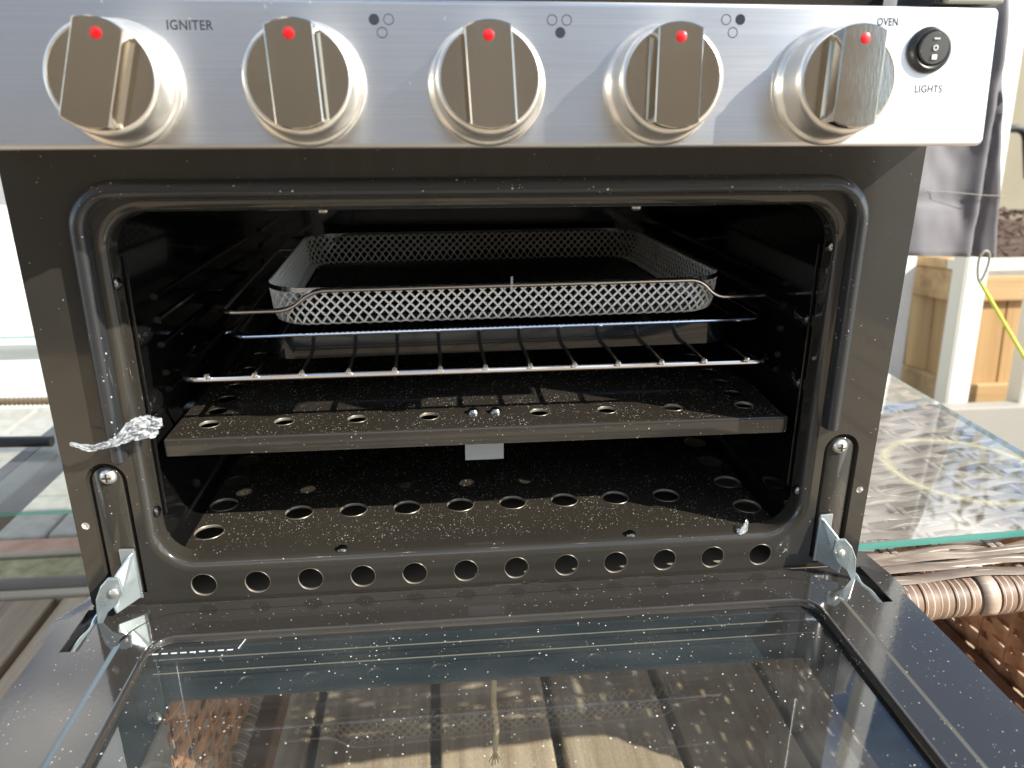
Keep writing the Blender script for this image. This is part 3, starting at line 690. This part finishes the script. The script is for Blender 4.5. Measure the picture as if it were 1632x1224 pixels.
def wallpt(s, v):
    """s 0..1 round the basket; v 0 top .. 1 bottom edge .. up to 1.35 under the floor"""
    d = s * PER
    for sg in SEG:
        ln = (Vector(sg[2]) - Vector(sg[1])).length if sg[0] == 'l' else brr * math.pi / 2
        if d <= ln or sg is SEG[-1]:
            q = min(d / ln, 1)
            if sg[0] == 'l':
                p = Vector(sg[1]).lerp(Vector(sg[2]), q); t = (Vector(sg[2]) - Vector(sg[1])).normalized(); n = Vector((t.y, -t.x))
            else:
                a = R(sg[2] + 90 * q); n = Vector((math.cos(a), math.sin(a))); p = Vector(sg[1]) + n * brr
            break
        d -= ln
    H = zt - zb
    if v <= .72: dz = v / .72 * (H - rb); ins = dz * .10
    else:
        a = (v - .72) / .28 * math.pi / 2; a = min(a, math.pi / 2); dz = H - rb + rb * math.sin(a); ins = (H - rb) * .10 + rb * (1 - math.cos(a)) + max(0, v - 1) * .02
    return Vector((bcx + p.x - n.x * ins, bcy + p.y - n.y * ins, zt - dz))
NU = 2 * int(PER / .0068); NV = 7
mw = MB()
def strand(mb, a, b, r_=.00082):
    t = (b - a); 
    if t.length < 1e-6: return
    t.normalize(); u = t.cross(Vector((.3, .2, .9))).normalized(); w_ = t.cross(u)
    L_ = []
    for p in (a, b): L_.append([p + (u * math.cos(q) + w_ * math.sin(q)) * r_ for q in (0, 2.094, 4.189)])
    mb.loft(L_)
for i in range(NU):
    for j in range(NV):
        if (i + j) % 2 == 0: a_, b_ = wallpt(i / NU, j / NV), wallpt(((i + 1) % NU) / NU, (j + 1) / NV)
        else: a_, b_ = wallpt(((i + 1) % NU) / NU, j / NV), wallpt(i / NU, (j + 1) / NV)
        # short vertical node between diamonds, as expanded metal has
        d_ = (b_ - a_) * .0
        strand(mw, a_ + d_, b_ - d_)
bw = mw.build('basket_mesh', 'mesh', bask, angle=80); bw['kind'] = 'stuff'
mf = MB(); dx, dy = .0036, .0042
ix, iy = int((bhx - .009) / dx), int((bhy - .009) / dy)
def inside(x, y):
    ax, ay = abs(x), abs(y); hx, hy, r_ = bhx - .0085, bhy - .0085, brr - .006
    if ax > hx or ay > hy: return False
    if ax > hx - r_ and ay > hy - r_: return math.hypot(ax - hx + r_, ay - hy + r_) < r_
    return True
for i in range(-ix - 1, ix + 1):
    for j in range(-iy - 1, iy + 1):
        if (i + j) % 2 == 0: a_, b_ = (i * dx, j * dy), ((i + 1) * dx, (j + 1) * dy)
        else: a_, b_ = ((i + 1) * dx, j * dy), (i * dx, (j + 1) * dy)
        if inside(*a_) and inside(*b_): strand(mf, Vector((bcx + a_[0], bcy + a_[1], zb)), Vector((bcx + b_[0], bcy + b_[1], zb)))
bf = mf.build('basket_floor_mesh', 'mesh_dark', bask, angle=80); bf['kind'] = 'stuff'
rim = [wallpt(i / 160, 0) for i in range(160)]
lpr = []
for off, dz in ((.0004, .0018), (.0010, .0018), (.0010, -.0012), (.0004, -.0012)):
    l_ = []
    for p in rim:
        n = Vector((p.x - bcx, p.y - bcy, 0)); n.normalize(); l_.append(p + n * off + Vector((0, 0, dz)))
    lpr.append(l_)
MB().loft(lpr + [lpr[0]]).build('basket_rim', 'wire', bask, angle=40)
bx('rim_clip', (.002, -.0028, .0085), (.0035, -.0012, .0185), 'film', bask, bevel=0)

# plastic scraps
def crumple(name, pts, wid, lab, cat, seed, mat='film'):
    mb = MB(); n = len(pts); K = 23; loops = []
    for i, p in enumerate(pts):
        p = Vector(p); t = (Vector(pts[min(i + 1, n - 1)]) - Vector(pts[max(i - 1, 0)])).normalized(); w_ = t.cross(Vector((0, -1, 0))).normalized()
        W = wid[i]; row = []
        for j in range(K):
            q = (j / (K - 1) - .5)
            u_ = i * .16; v_ = j * .30
            n1 = noise.noise(Vector((u_, v_, seed))); n2 = noise.noise(Vector((u_ * 2.3, v_ * 2.1, seed + 5))); fold = abs(n1) + .5 * abs(n2)
            k_ = min(1, W / .009)
            row.append(p + w_ * (q * W * (1 - .25 * abs(n2))) + Vector((0, -1, 0)) * (.0012 + .0085 * fold * k_) + t * (.0030 * n2 * k_))
        loops.append(row)
    mb.loft(loops, closed=False)
    o = mb.build(name, mat, None, angle=28); tag(o, lab, cat); return o
fp = []; fw = []
base = [(-.2362, -.012, .1125), (-.2315, -.0115, .1108), (-.2270, -.011, .1092), (-.2220, -.011, .1098), (-.2165, -.0115, .1112), (-.2115, -.011, .1128), (-.2070, -.009, .1150), (-.2030, -.007, .1175), (-.1990, -.006, .1185), (-.1950, -.005, .1190), (-.1910, -.004, .1188), (-.1885, -.003, .1178)]
widths = [.0020, .0028, .0044, .0040, .0044, .0055, .0075, .0118, .0140, .0142, .0125, .0080]
for i in range(len(base) - 1):
    for s in range(7):
        q = s / 7; fp.append(tuple(Vector(base[i]).lerp(Vector(base[i + 1]), q))); fw.append(widths[i] * (1 - q) + widths[i + 1] * q)
crumple('plastic_scrap', fp, fw, 'crumpled strip of clear plastic film stuck across the end of the left door seal', 'plastic film', 3.3)
sp_ = [(.1650, .006, .0236), (.1672, .006, .0240), (.1700, .007, .0252), (.1722, .009, .0268), (.1735, .011, .0290)]
crumple('plastic_scrap', [tuple(Vector(sp_[i // 3]).lerp(Vector(sp_[min(i // 3 + 1, 4)]), (i % 3) / 3)) for i in range(13)], [.004] * 5 + [.0045] * 4 + [.003, .0025, .002, .0012], 'tiny shred of white plastic on the sill at the right front corner of the opening', 'plastic film', 8.1)

# ================================================================ WICKER TABLE (oven stands on it)
TB = thing('wicker_table', 'brown wicker garden table with clear glass top beside and beneath the oven', 'table', (0, 0, 0), (0, 0, 0))
X0, X1, Y0, Y1 = -.245, .545, .012, .80
ZT = -.030
gm = MB(); sk_ = .045   # glass: front edge runs slightly askew
g0 = [(-.235, .0220), (.528, .0640), (.540, .790), (-.235, .790)]
def gedge(z0, z1): return [[Vector((x, y, z)) for x, y in g0] for z in (z0, z1)]
mkobj('glass_top', [(x, y, -.0205) for x, y in g0], [(0, 1, 2, 3)], 'table_glass', TB, smooth=False)
MB().loft(gedge(-.0265, -.0206)).build('glass_top_edge', 'glass_edge', TB, smooth=False)
# woven top
def ribbon(mb, pts, w_, th_, side=Vector((0, 1, 0)), up=Vector((0, 0, 1))):
    L_ = []
    for p in pts:
        p = Vector(p); L_.append([p - side * w_ / 2, p - side * w_ * .3 + up * th_, p + side * w_ * .3 + up * th_, p + side * w_ / 2, p - up * th_ * .4])
    mb.loft(L_)
NY = 76; ST = .045
var = []
for vtype in range(4):
    mb = MB(); pts = []; n = 76
    for i in range(n + 1):
        x = X0 + (X1 - X0) * i / n
        ph = (x / ST + .5 * vtype) * math.pi
        pts.append((x, .0016 * math.sin(x * 43 + vtype * 2) + .0010 * math.sin(x * 101 + vtype), .0032 * math.sin(ph)))
    ribbon(mb, pts, .0106, .0014); var.append(mb)
srcs = []
for j in range(NY):
    y = .050 + j * .0101
    if y > Y1: break
    if len(srcs) < 4:
        o = var[j].build('strand', 'wicker', TB, angle=50); srcs.append(o)
    else: o = share(srcs[j % 4], 'strand', TB)
    o.location = (0, y + random.uniform(-.0008, .0008), ZT - .006); o.rotation_euler.z = random.uniform(-.004, .004)
st0 = None
for i in range(17):
    for k_ in (-.0035, .0035):
        x = X0 + .02 + i * ST + k_
        if st0 is None: st0 = MB().tube([(0, .03, 0), (0, .78, 0)], .0028, 6, flat=.5).build('stake', 'wicker', TB); st0.location = (x, 0, ZT - .0058)
        else: share(st0, 'stake', TB, (x, 0, ZT - .0058))
# front border: two long flat strands and the wrapped roll
for j, (y, z) in enumerate(((.0385, -.0300), (.0285, -.0312), (.0185, -.0335))):
    mb = MB(); pts = [(X0 + (X1 - X0) * i / 60, y + .05 * (X0 + (X1 - X0) * i / 60 - .26) + .0012 * math.sin(i * .7 + j), z + .0012 * math.sin(i * .9 + 2 * j)) for i in range(61)]
    ribbon(mb, pts, .0105, .0016); mb.build('border_strand', 'wicker', TB, angle=50)
wrap0 = None; x = X0; 
def rolly(x): return .0150 + .05 * (x - .26)
random.seed(11)
while x < X1:
    w_ = .0122
    if wrap0 is None:
        wm = MB(); lp = []
        for q, sc in ((-.5, .955), (-.46, 1.0), (-.1, 1.004), (.1, 1.004), (.46, 1.0), (.5, .955)):
            lp.append([Vector((q * .0120, .0150 * sc * math.cos(t), .0150 * sc * math.sin(t))) for t in [2 * math.pi * j / 24 for j in range(24)]])
        wm.loft(lp, cap0=True, cap1=True); wrap0 = wm.build('wrap', 'wrap', TB, angle=50); o = wrap0
    else: o = share(wrap0, 'wrap', TB)
    o.location = (x, rolly(x), -.0500); s_ = random.uniform(.95, 1.04); o.scale = (1, s_, s_); o.rotation_euler = (0, 0, R(random.uniform(-4, 4) + 2.9))
    x += w_
cross0 = None
for i in range(9):
    x = -.18 + i * .0905
    mb = MB()
    pts = []
    for t in range(0, 200, 12):
        a = R(100 - t); pts.append((0, rolly(x) + .0168 * math.cos(a) * -1, -.0500 + .0168 * math.sin(a)))
    pts = [(0, rolly(x) + .03, -.0300), (0, rolly(x) + .012, -.0318)] + [(0, rolly(x) - .0159 * math.sin(R(q)), -.0500 + .0159 * math.cos(R(q))) for q in range(0, 130, 12)]
    L_ = [[Vector((x - .0062, p[1], p[2])), Vector((x + .0062, p[1], p[2]))] for p in pts]
    mb.loft(L_, closed=False); o = mb.build('cross_strand', 'wicker', TB); sm = o.modifiers.new('thick', 'SOLIDIFY'); sm.thickness = .0012; sm.offset = 0
# side panels: woven, with real gaps
def sidepanel(xp, mat):
    pitch = .0103; n = 29; srcl = []
    for j in range(n):
        z = -.070 - j * pitch
        if len(srcl) < 2:
            mb = MB(); pts = []
            ph = math.pi * len(srcl)
            for i in range(64):
                y = .03 + .73 * i / 63; pts.append((.0032 * math.sin(y / .036 * math.pi + ph), y, .0009 * math.sin(y / .018 * math.pi + ph)))
            ribbon(mb, pts, .0134, .0011, side=Vector((0, 0, 1)), up=Vector((1, 0, 0))); o = mb.build('side_strand', mat, TB, angle=50); srcl.append(o)
        else: o = share(srcl[j % 2], 'side_strand', TB)
        o.location = (xp, 0, z)
    s0 = None
    for i in range(20):
        y = .048 + i * .036
        if s0 is None: s0 = MB().tube([(0, 0, -.056), (0, 0, -.365)], .0034, 6).build('side_stake', mat, TB); o = s0
        else: o = share(s0, 'side_stake', TB)
        o.location = (xp, y, 0)
sidepanel(.528, 'wicker_glow'); sidepanel(-.232, 'wicker_glow')
bx('lower_beam', (.498, .03, -.285), (.5215, .78, -.245), 'beam', TB, bevel=.002)
bx('lower_beam', (-.226, .05, -.300), (-.200, .78, -.272), 'beam', TB, bevel=.002)
bx('upper_beam', (.500, .035, -.066), (.522, .78, -.044), 'beam', TB, bevel=.002)
for (y, z) in ((.2100, -.265), (.38, -.265)):
    MB().lathe([(.0055, 0), (.0050, .0016), (.0001, .0022)], lambda a, b, h, y=y, z=z: Vector((.4978 - h, y + a, z + b)), 18).build('beam_screw', 'brass', TB)
# bottom wrapped rail of the left side
w0 = None
for i in range(58):
    y = .06 + i * .0122
    if w0 is None:
        wm = MB(); lp = []
        for q, sc in ((-.5, .88), (-.35, 1.0), (.35, 1.0), (.5, .88)):
            lp.append([Vector((.0150 * sc * math.cos(t), q * .0122, .0150 * sc * math.sin(t))) for t in [2 * math.pi * j / 18 for j in range(18)]])
        wm.loft(lp, cap0=True, cap1=True); w0 = wm.build('rail_wrap', 'wicker', TB, angle=50); o = w0
    else: o = share(w0, 'rail_wrap', TB)
    o.location = (-.232, y, -.280); o.rotation_euler.z = R(random.uniform(-4, 4))
for x in (-.228, .528):
    for y in (.06, .76): bx('leg', (x - .018, y - .018, -.389), (x + .018, y + .018, -.2965), 'beam', TB, bevel=.003)
tw = MB().tube([(.003, .034, -.064), (.0035, .033, -.10), (.0028, .034, -.13), (.0050, .033, -.155), (.0036, .034, -.176)], .0021, 7).build('twine_end', 'twine')
tag(tw, 'frayed end of tan twine hanging under the table seen through the door glass', 'twine')
fr = MB()
for i in range(14):
    a = random.uniform(-.6, .6); fr.tube([(.0036, .034, -.175), (.0036 + .004 * math.sin(a), .033, -.180), (.0036 + .009 * math.sin(a), .032 + random.uniform(-.004, .004), -.186)], .0004, 4)
f_ = fr.build('frayed_fibre', 'twine', tw); f_['kind'] = 'stuff'

# ================================================================ LEFT: glass side table, hose, tube
LT = thing('glass_side_table', 'low glass topped side table with grey metal frame left of the oven', 'table')
mkobj('glass_top', [(-1.25, .322, -.100), (-.300, .3195, -.100), (-.300, 1.034, -.100), (-1.25, 1.036, -.100)], [(0, 1, 2, 3)], 'side_glass', LT, smooth=False)
MB().loft([[Vector((x, y, z)) for x, y in ((-1.25, .322), (-.3, .3195), (-.3, 1.034), (-1.25, 1.036))] for z in (-.1045, -.1001)]).build('glass_top_edge', 'glass_edge', LT, smooth=False)
bx('frame_rail', (-.535, .335, -.134), (-.505, 1.02, -.106), 'alu', LT, bevel=.002)
bx('frame_lip', (-.553, .335, -.109), (-.5352, 1.02, -.106), 'black', LT, bevel=.001)
bx('frame_rail', (-1.2, .99, -.134), (-.5352, 1.012, -.110), 'alu', LT, bevel=.002)
bx('frame_rail', (-1.2, .335, -.134), (-.7, .350, -.110), 'alu', LT, bevel=.002)
for x, y in ((-.52, 1.0), (-1.18, .345), (-1.18, 1.0)): bx('leg', (x - .012, y - .012, -.398), (x + .012, y + .012, -.1345), 'alu', LT, bevel=.002)
tb = MB(); tb.tube([(-1.1, .522, -.0900), (-.5090, .4850, -.0900)], .0068, 14, cap=False); tb.tube([(-.5090, .4850, -.0900), (-.5088, .4850, -.0900), (-.5095, .4850, -.0900), (-.53, .4864, -.0900)], [.0068, .0050, .0046, .0044], 14, cap=True)
tag(tb.build('black_tube', 'black'), 'straight black metal tube lying on the glass side table', 'tube')
hs = MB(); n = 330; loops = []
for i in range(n + 1):
    q = i / n; x = -1.05 + .52 * q; y = .628 + .012 * math.sin(q * 3) ; z = -.0895
    r_ = .0058 if i % 4 in (0, 1) else .0044
    loops.append([Vector((x, y + r_ * math.cos(t), z + r_ * math.sin(t))) for t in [2 * math.pi * j / 10 for j in range(10)]])
hs.loft(loops, cap0=True, cap1=True)
hose = hs.build('corrugated_hose', 'brass', angle=25); tag(hose, 'thin corrugated copper coloured hose lying on the glass side table behind the tube', 'hose')
MB().tube([(-.530, .6296, -.0895), (-.515, .6300, -.0895), (-.5, .630, -.0895), (-.42, .630, -.0895)], [.0062, .0062, .0056, .0056], 14).build('hose_ferrule', 'brass', hose)

# ================================================================ RIGHT BACKGROUND
LEAN = R(-6)   # things behind the table lean with the camera's pitch against the oven
def lean(name, label, cat, x, y, z=-.5, group=None): return thing(name, label, cat, (x, y, z), (LEAN, 0, 0), group)
def post(x0, x1, y, d, h, lab):
    t = lean('gazebo_post', lab, 'post', x0, y, group='white gazebo posts')
    t.rotation_euler.y = R(1.6)
    bx('post_shaft', (0, 0, 0), (x1 - x0, d, h), 'white_paint', t, bevel=.002)
    bx('post_side_strip', (-.0035, .002, 0), (-.0005, d - .002, h), 'cream_paint', t, bevel=0)
    bx('post_foot', (-.012, -.012, .06), (x1 - x0 + .012, -.0008, .122), 'white_paint', t, bevel=.002) if False else None
    return t
post(1.209, 1.262, 1.21, .05, 2.3, 'white gazebo post in front of the wooden planter, with a cream coloured side')
post(1.196, 1.236, 1.45, .04, 2.3, 'narrow white gazebo post nearest the right edge of the oven')
post(1.372, 1.44, 1.17, .05, .42, 'short white post at the right edge of the photo, standing in front of the planter')
bb = tag(bx('base_beam', (1.16, 1.165, -.499), (2.6, 1.205, -.372), 'shaded_white', None, bevel=.004), 'low white base beam of the gazebo lying on the ground', 'beam')
PL = lean('raised_planter', 'cedar board raised planter box with white capped rim behind the gazebo posts', 'planter', 1.305, 1.31)
fw_ = 1.5; H_ = .44
b0 = None
for i in range(12):
    x = .012 + i * .098
    if b0 is None: b0 = bx('front_board', (0, 0, .09), (.0945, .018, H_ - .05), 'fence', PL, bevel=.002); b0.location.x = x
    else: share(b0, 'front_board', PL, (x, random.uniform(-.001, .001), 0))
bx('front_rail', (0, -.022, .055), (1.2, -.001, .135), 'fence_h', PL, bevel=.003)
bx('front_rail', (0, -.022, .350), (1.2, -.001, .415), 'fence_h', PL, bevel=.003)
sb0 = None
for i in range(14):
    y = .03 + i * .105
    if sb0 is None: sb0 = bx('side_board', (0, 0, .09), (.018, .1005, H_ - .02), 'fence', PL, bevel=.002); sb0.location.y = y
    else: share(sb0, 'side_board', PL, (random.uniform(-.001, .001), y, 0))
bx('side_rail', (-.022, .0, .055), (-.001, 1.5, .140), 'fence_h', PL, bevel=.003)
bx('side_rail', (-.022, .0, .345), (-.001, 1.5, .425), 'fence_h', PL, bevel=.003)
bx('cap_board', (-.03, -.030, .4255), (1.25, .055, .452), 'cream_paint', PL, bevel=.003)
bx('cap_board', (-.03, .056, .4255), (.055, 1.5, .452), 'fence_h', PL, bevel=.003)
random.seed(5)
mm_ = MB()
for i in range(900):
    x, y = random.uniform(.06, 1.15), random.uniform(.06, 1.45); a = random.uniform(0, 3.14); l_ = random.uniform(.012, .035); w_ = random.uniform(.004, .012)
    z = .43 + .10 * min(1, y) + random.uniform(0, .03); c_, s_ = math.cos(a), math.sin(a); t = random.uniform(-.5, .5)
    mm_.add([(x - c_ * l_, y - s_ * l_, z - t * l_), (x + s_ * w_, y - c_ * w_, z), (x + c_ * l_, y + s_ * l_, z + t * l_), (x - s_ * w_, y + c_ * w_, z + .003), (x, y, z + w_)], [(0, 1, 4), (1, 2, 4), (2, 3, 4), (3, 0, 4)])
mc = mm_.build('bark_chips', 'mulch', PL, smooth=False); mc['kind'] = 'stuff'
mkobj('soil', [(.02, .02, .42), (1.2, .02, .42), (1.2, 1.5, .52), (.02, 1.5, .52)], [(0, 1, 2, 3)], 'mulch', PL, smooth=False)
# dark hoop handle with a teal grip beyond the planter
tbk = lean('garden_tool', 'black hooped tool handle with a teal grip standing behind the planter', 'garden tool', 2.02, 2.25, -.02)
MB().tube(fillet([(-.09, 0, -.1), (-.085, -.01, .20), (-.03, -.02, .27), (.06, -.02, .27), (.11, 0, .10)], .05), .014, 10).build('tool_handle', 'black', tbk)
MB().tube([(-.12, -.005, .055), (-.118, -.004, .10), (-.125, -.004, .17)], .012, 8).build('grip', 'teal', tbk)
tag(bx('tan_wall', (2.0, 4.4, -.5), (7, 4.5, 1.6), 'tan_wall', None, bevel=0), 'tan rendered wall far behind the planter', 'wall')
gv = MB(); random.seed(9)
for i in range(700):
    x, y = random.uniform(1.02, 1.75), random.uniform(1.24, 3.2)
    if x > 1.28 and y < 2.8 and y > 1.28: x = random.uniform(.95, 1.26)
    s_ = random.uniform(.008, .022); V = []
    for q in ((1, 0, 0), (0, 1, 0), (-1, 0, 0), (0, -1, 0), (0, 0, .7), (0, 0, -.7)): V.append((x + q[0] * s_ * random.uniform(.7, 1.2), y + q[1] * s_ * random.uniform(.7, 1.2), -.495 + .008 + q[2] * s_))
    gv.add(V, [(0, 1, 4), (1, 2, 4), (2, 3, 4), (3, 0, 4), (1, 0, 5), (2, 1, 5), (3, 2, 5), (0, 3, 5)])
o = gv.build('gravel', 'stone', smooth=False); o['kind'] = 'stuff'
# grey fabric
CT = lean('fabric_drop', 'grey outdoor fabric hanging beside the oven, with stitched seams and a folded hem', 'curtain', 0, .553, -.39)
def wz(z): return (z + .39) / math.cos(-LEAN)
mb = MB(); nx, nz = 60, 80; rows = []
for j in range(nz + 1):
    q = j / nz; z = .105 + q * .62; row = []
    xr = .7795 - .040 * q * .62 / .33; xl = .50
    for i in range(nx + 1):
        u = i / nx; x = xl + (xr - xl) * u; zz = z - .012 * u * (1 - q)
        y = .010 * math.sin(u * 9 + q * 3) * (1 - .5 * q) + .008 * noise.noise(Vector((x * 12, z * 7, 1))) + .003 * noise.noise(Vector((x * 45, z * 30, 4)))
        sx_ = .7465 - .02 * q * 2
        y -= .006 * math.exp(-((x - .738) / .010) ** 2) - .008 * math.exp(-((x - .7495) / .004) ** 2)
        dseam = abs(z - (.188 - .01 * u)); y += .004 * math.exp(-(dseam / .003) ** 2)
        row.append(Vector((x, y, wz(zz))))
    rows.append(row)
mb.loft(rows, closed=False); cl = mb.build('fabric', 'cloth', CT, angle=80); sm = cl.modifiers.new('thick', 'SOLIDIFY'); sm.thickness = .0012
MB().tube([(.60, -.0035, wz(.1905)), (.68, -.0075, wz(.187)), (.745, -.006, wz(.181)), (.776, -.004, wz(.180))], .0005, 6).build('seam', 'shaded_white', CT)
CB = tag(MB().tube([Vector((.7560 + .0075 * math.cos(t) * (1 + .40 * math.sin(t)), .599, .0820 + .0225 * math.sin(t))) for t in [2 * math.pi * j / 28 for j in range(28)]], .0019, 8, closed=True).build('carabiner', 'alu'), 'steel snap hook clipped to the lower corner of the grey fabric', 'carabiner')
tag(MB().tube([(.7565, .598, .0590), (.84, .56, -.07), (.95, .52, -.24), (1.05, .48, -.388)], .0026, 8).build('guy_cord', 'cord'), 'lime green guy cord running down from the snap hook', 'cord')

# trees behind, seen mirrored in the glass, and an unseen fence added to brown the knob reflections
def tree(x, y, h, cr_, seed, lab):
    random.seed(seed); t = thing('garden_tree', lab, 'tree', (x, y, -.5))
    tr = MB().tube([(0, 0, 0), (.05, .03, h * .3), (-.04, .05, h * .6), (0, 0, h * .9)], [.11, .085, .06, .02], 10)
    for i in range(9):
        a = random.uniform(0, 6.3); z0 = h * random.uniform(.35, .7)
        tr.tube([(0, 0, z0), (math.cos(a) * cr_ * .4, math.sin(a) * cr_ * .4, z0 + h * .12), (math.cos(a) * cr_ * .8, math.sin(a) * cr_ * .8, z0 + h * .2)], [.045, .03, .01], 6)
    tr.build('trunk', 'bark', t)
    cl_ = [(Vector((random.gauss(0, .45), random.gauss(0, .45), random.uniform(-.45, .5))) * cr_ + Vector((0, 0, h * .72)), random.uniform(.18, .42) * cr_) for _ in range(26)]
    lm = MB()
    for i in range(5200):
        c, r_ = random.choice(cl_); p = c + Vector((random.gauss(0, 1), random.gauss(0, 1), random.gauss(0, .8))) * r_ * .55
        s_ = random.uniform(.035, .075); a = Vector((random.uniform(-1, 1), random.uniform(-1, 1), random.uniform(-1, 1))).normalized() * s_; b = a.cross(Vector((random.uniform(-1, 1), random.uniform(-1, 1), 1))).normalized() * s_ * .5
        lm.add([p - a, p - b, p + a, p + b], [(0, 1, 2, 3)])
    c_ = lm.build('crown', 'leaf', t, smooth=False); c_['kind'] = 'stuff'
tree(3.6, 7.2, 5.2, 1.5, 3, 'leafy tree standing beyond the planter, right one of two'); tree(1.2, 8.8, 6.0, 1.8, 4, 'taller leafy tree beyond the patio, left one of two')
BF = thing('added_fence', 'brown board fence added behind the camera to be mirrored in the knobs', 'fence', (0, -3.4, 0))
f0 = None
for i in range(40):
    x = -4.2 + i * .16
    if f0 is None: f0 = bx('added_fence_board', (0, 0, -.5), (.152, .02, 1.62), 'added_fence_wood', BF, bevel=.003); f0.location.x = x
    else: share(f0, 'added_fence_board', BF, (x, random.uniform(-.004, .004), 0))
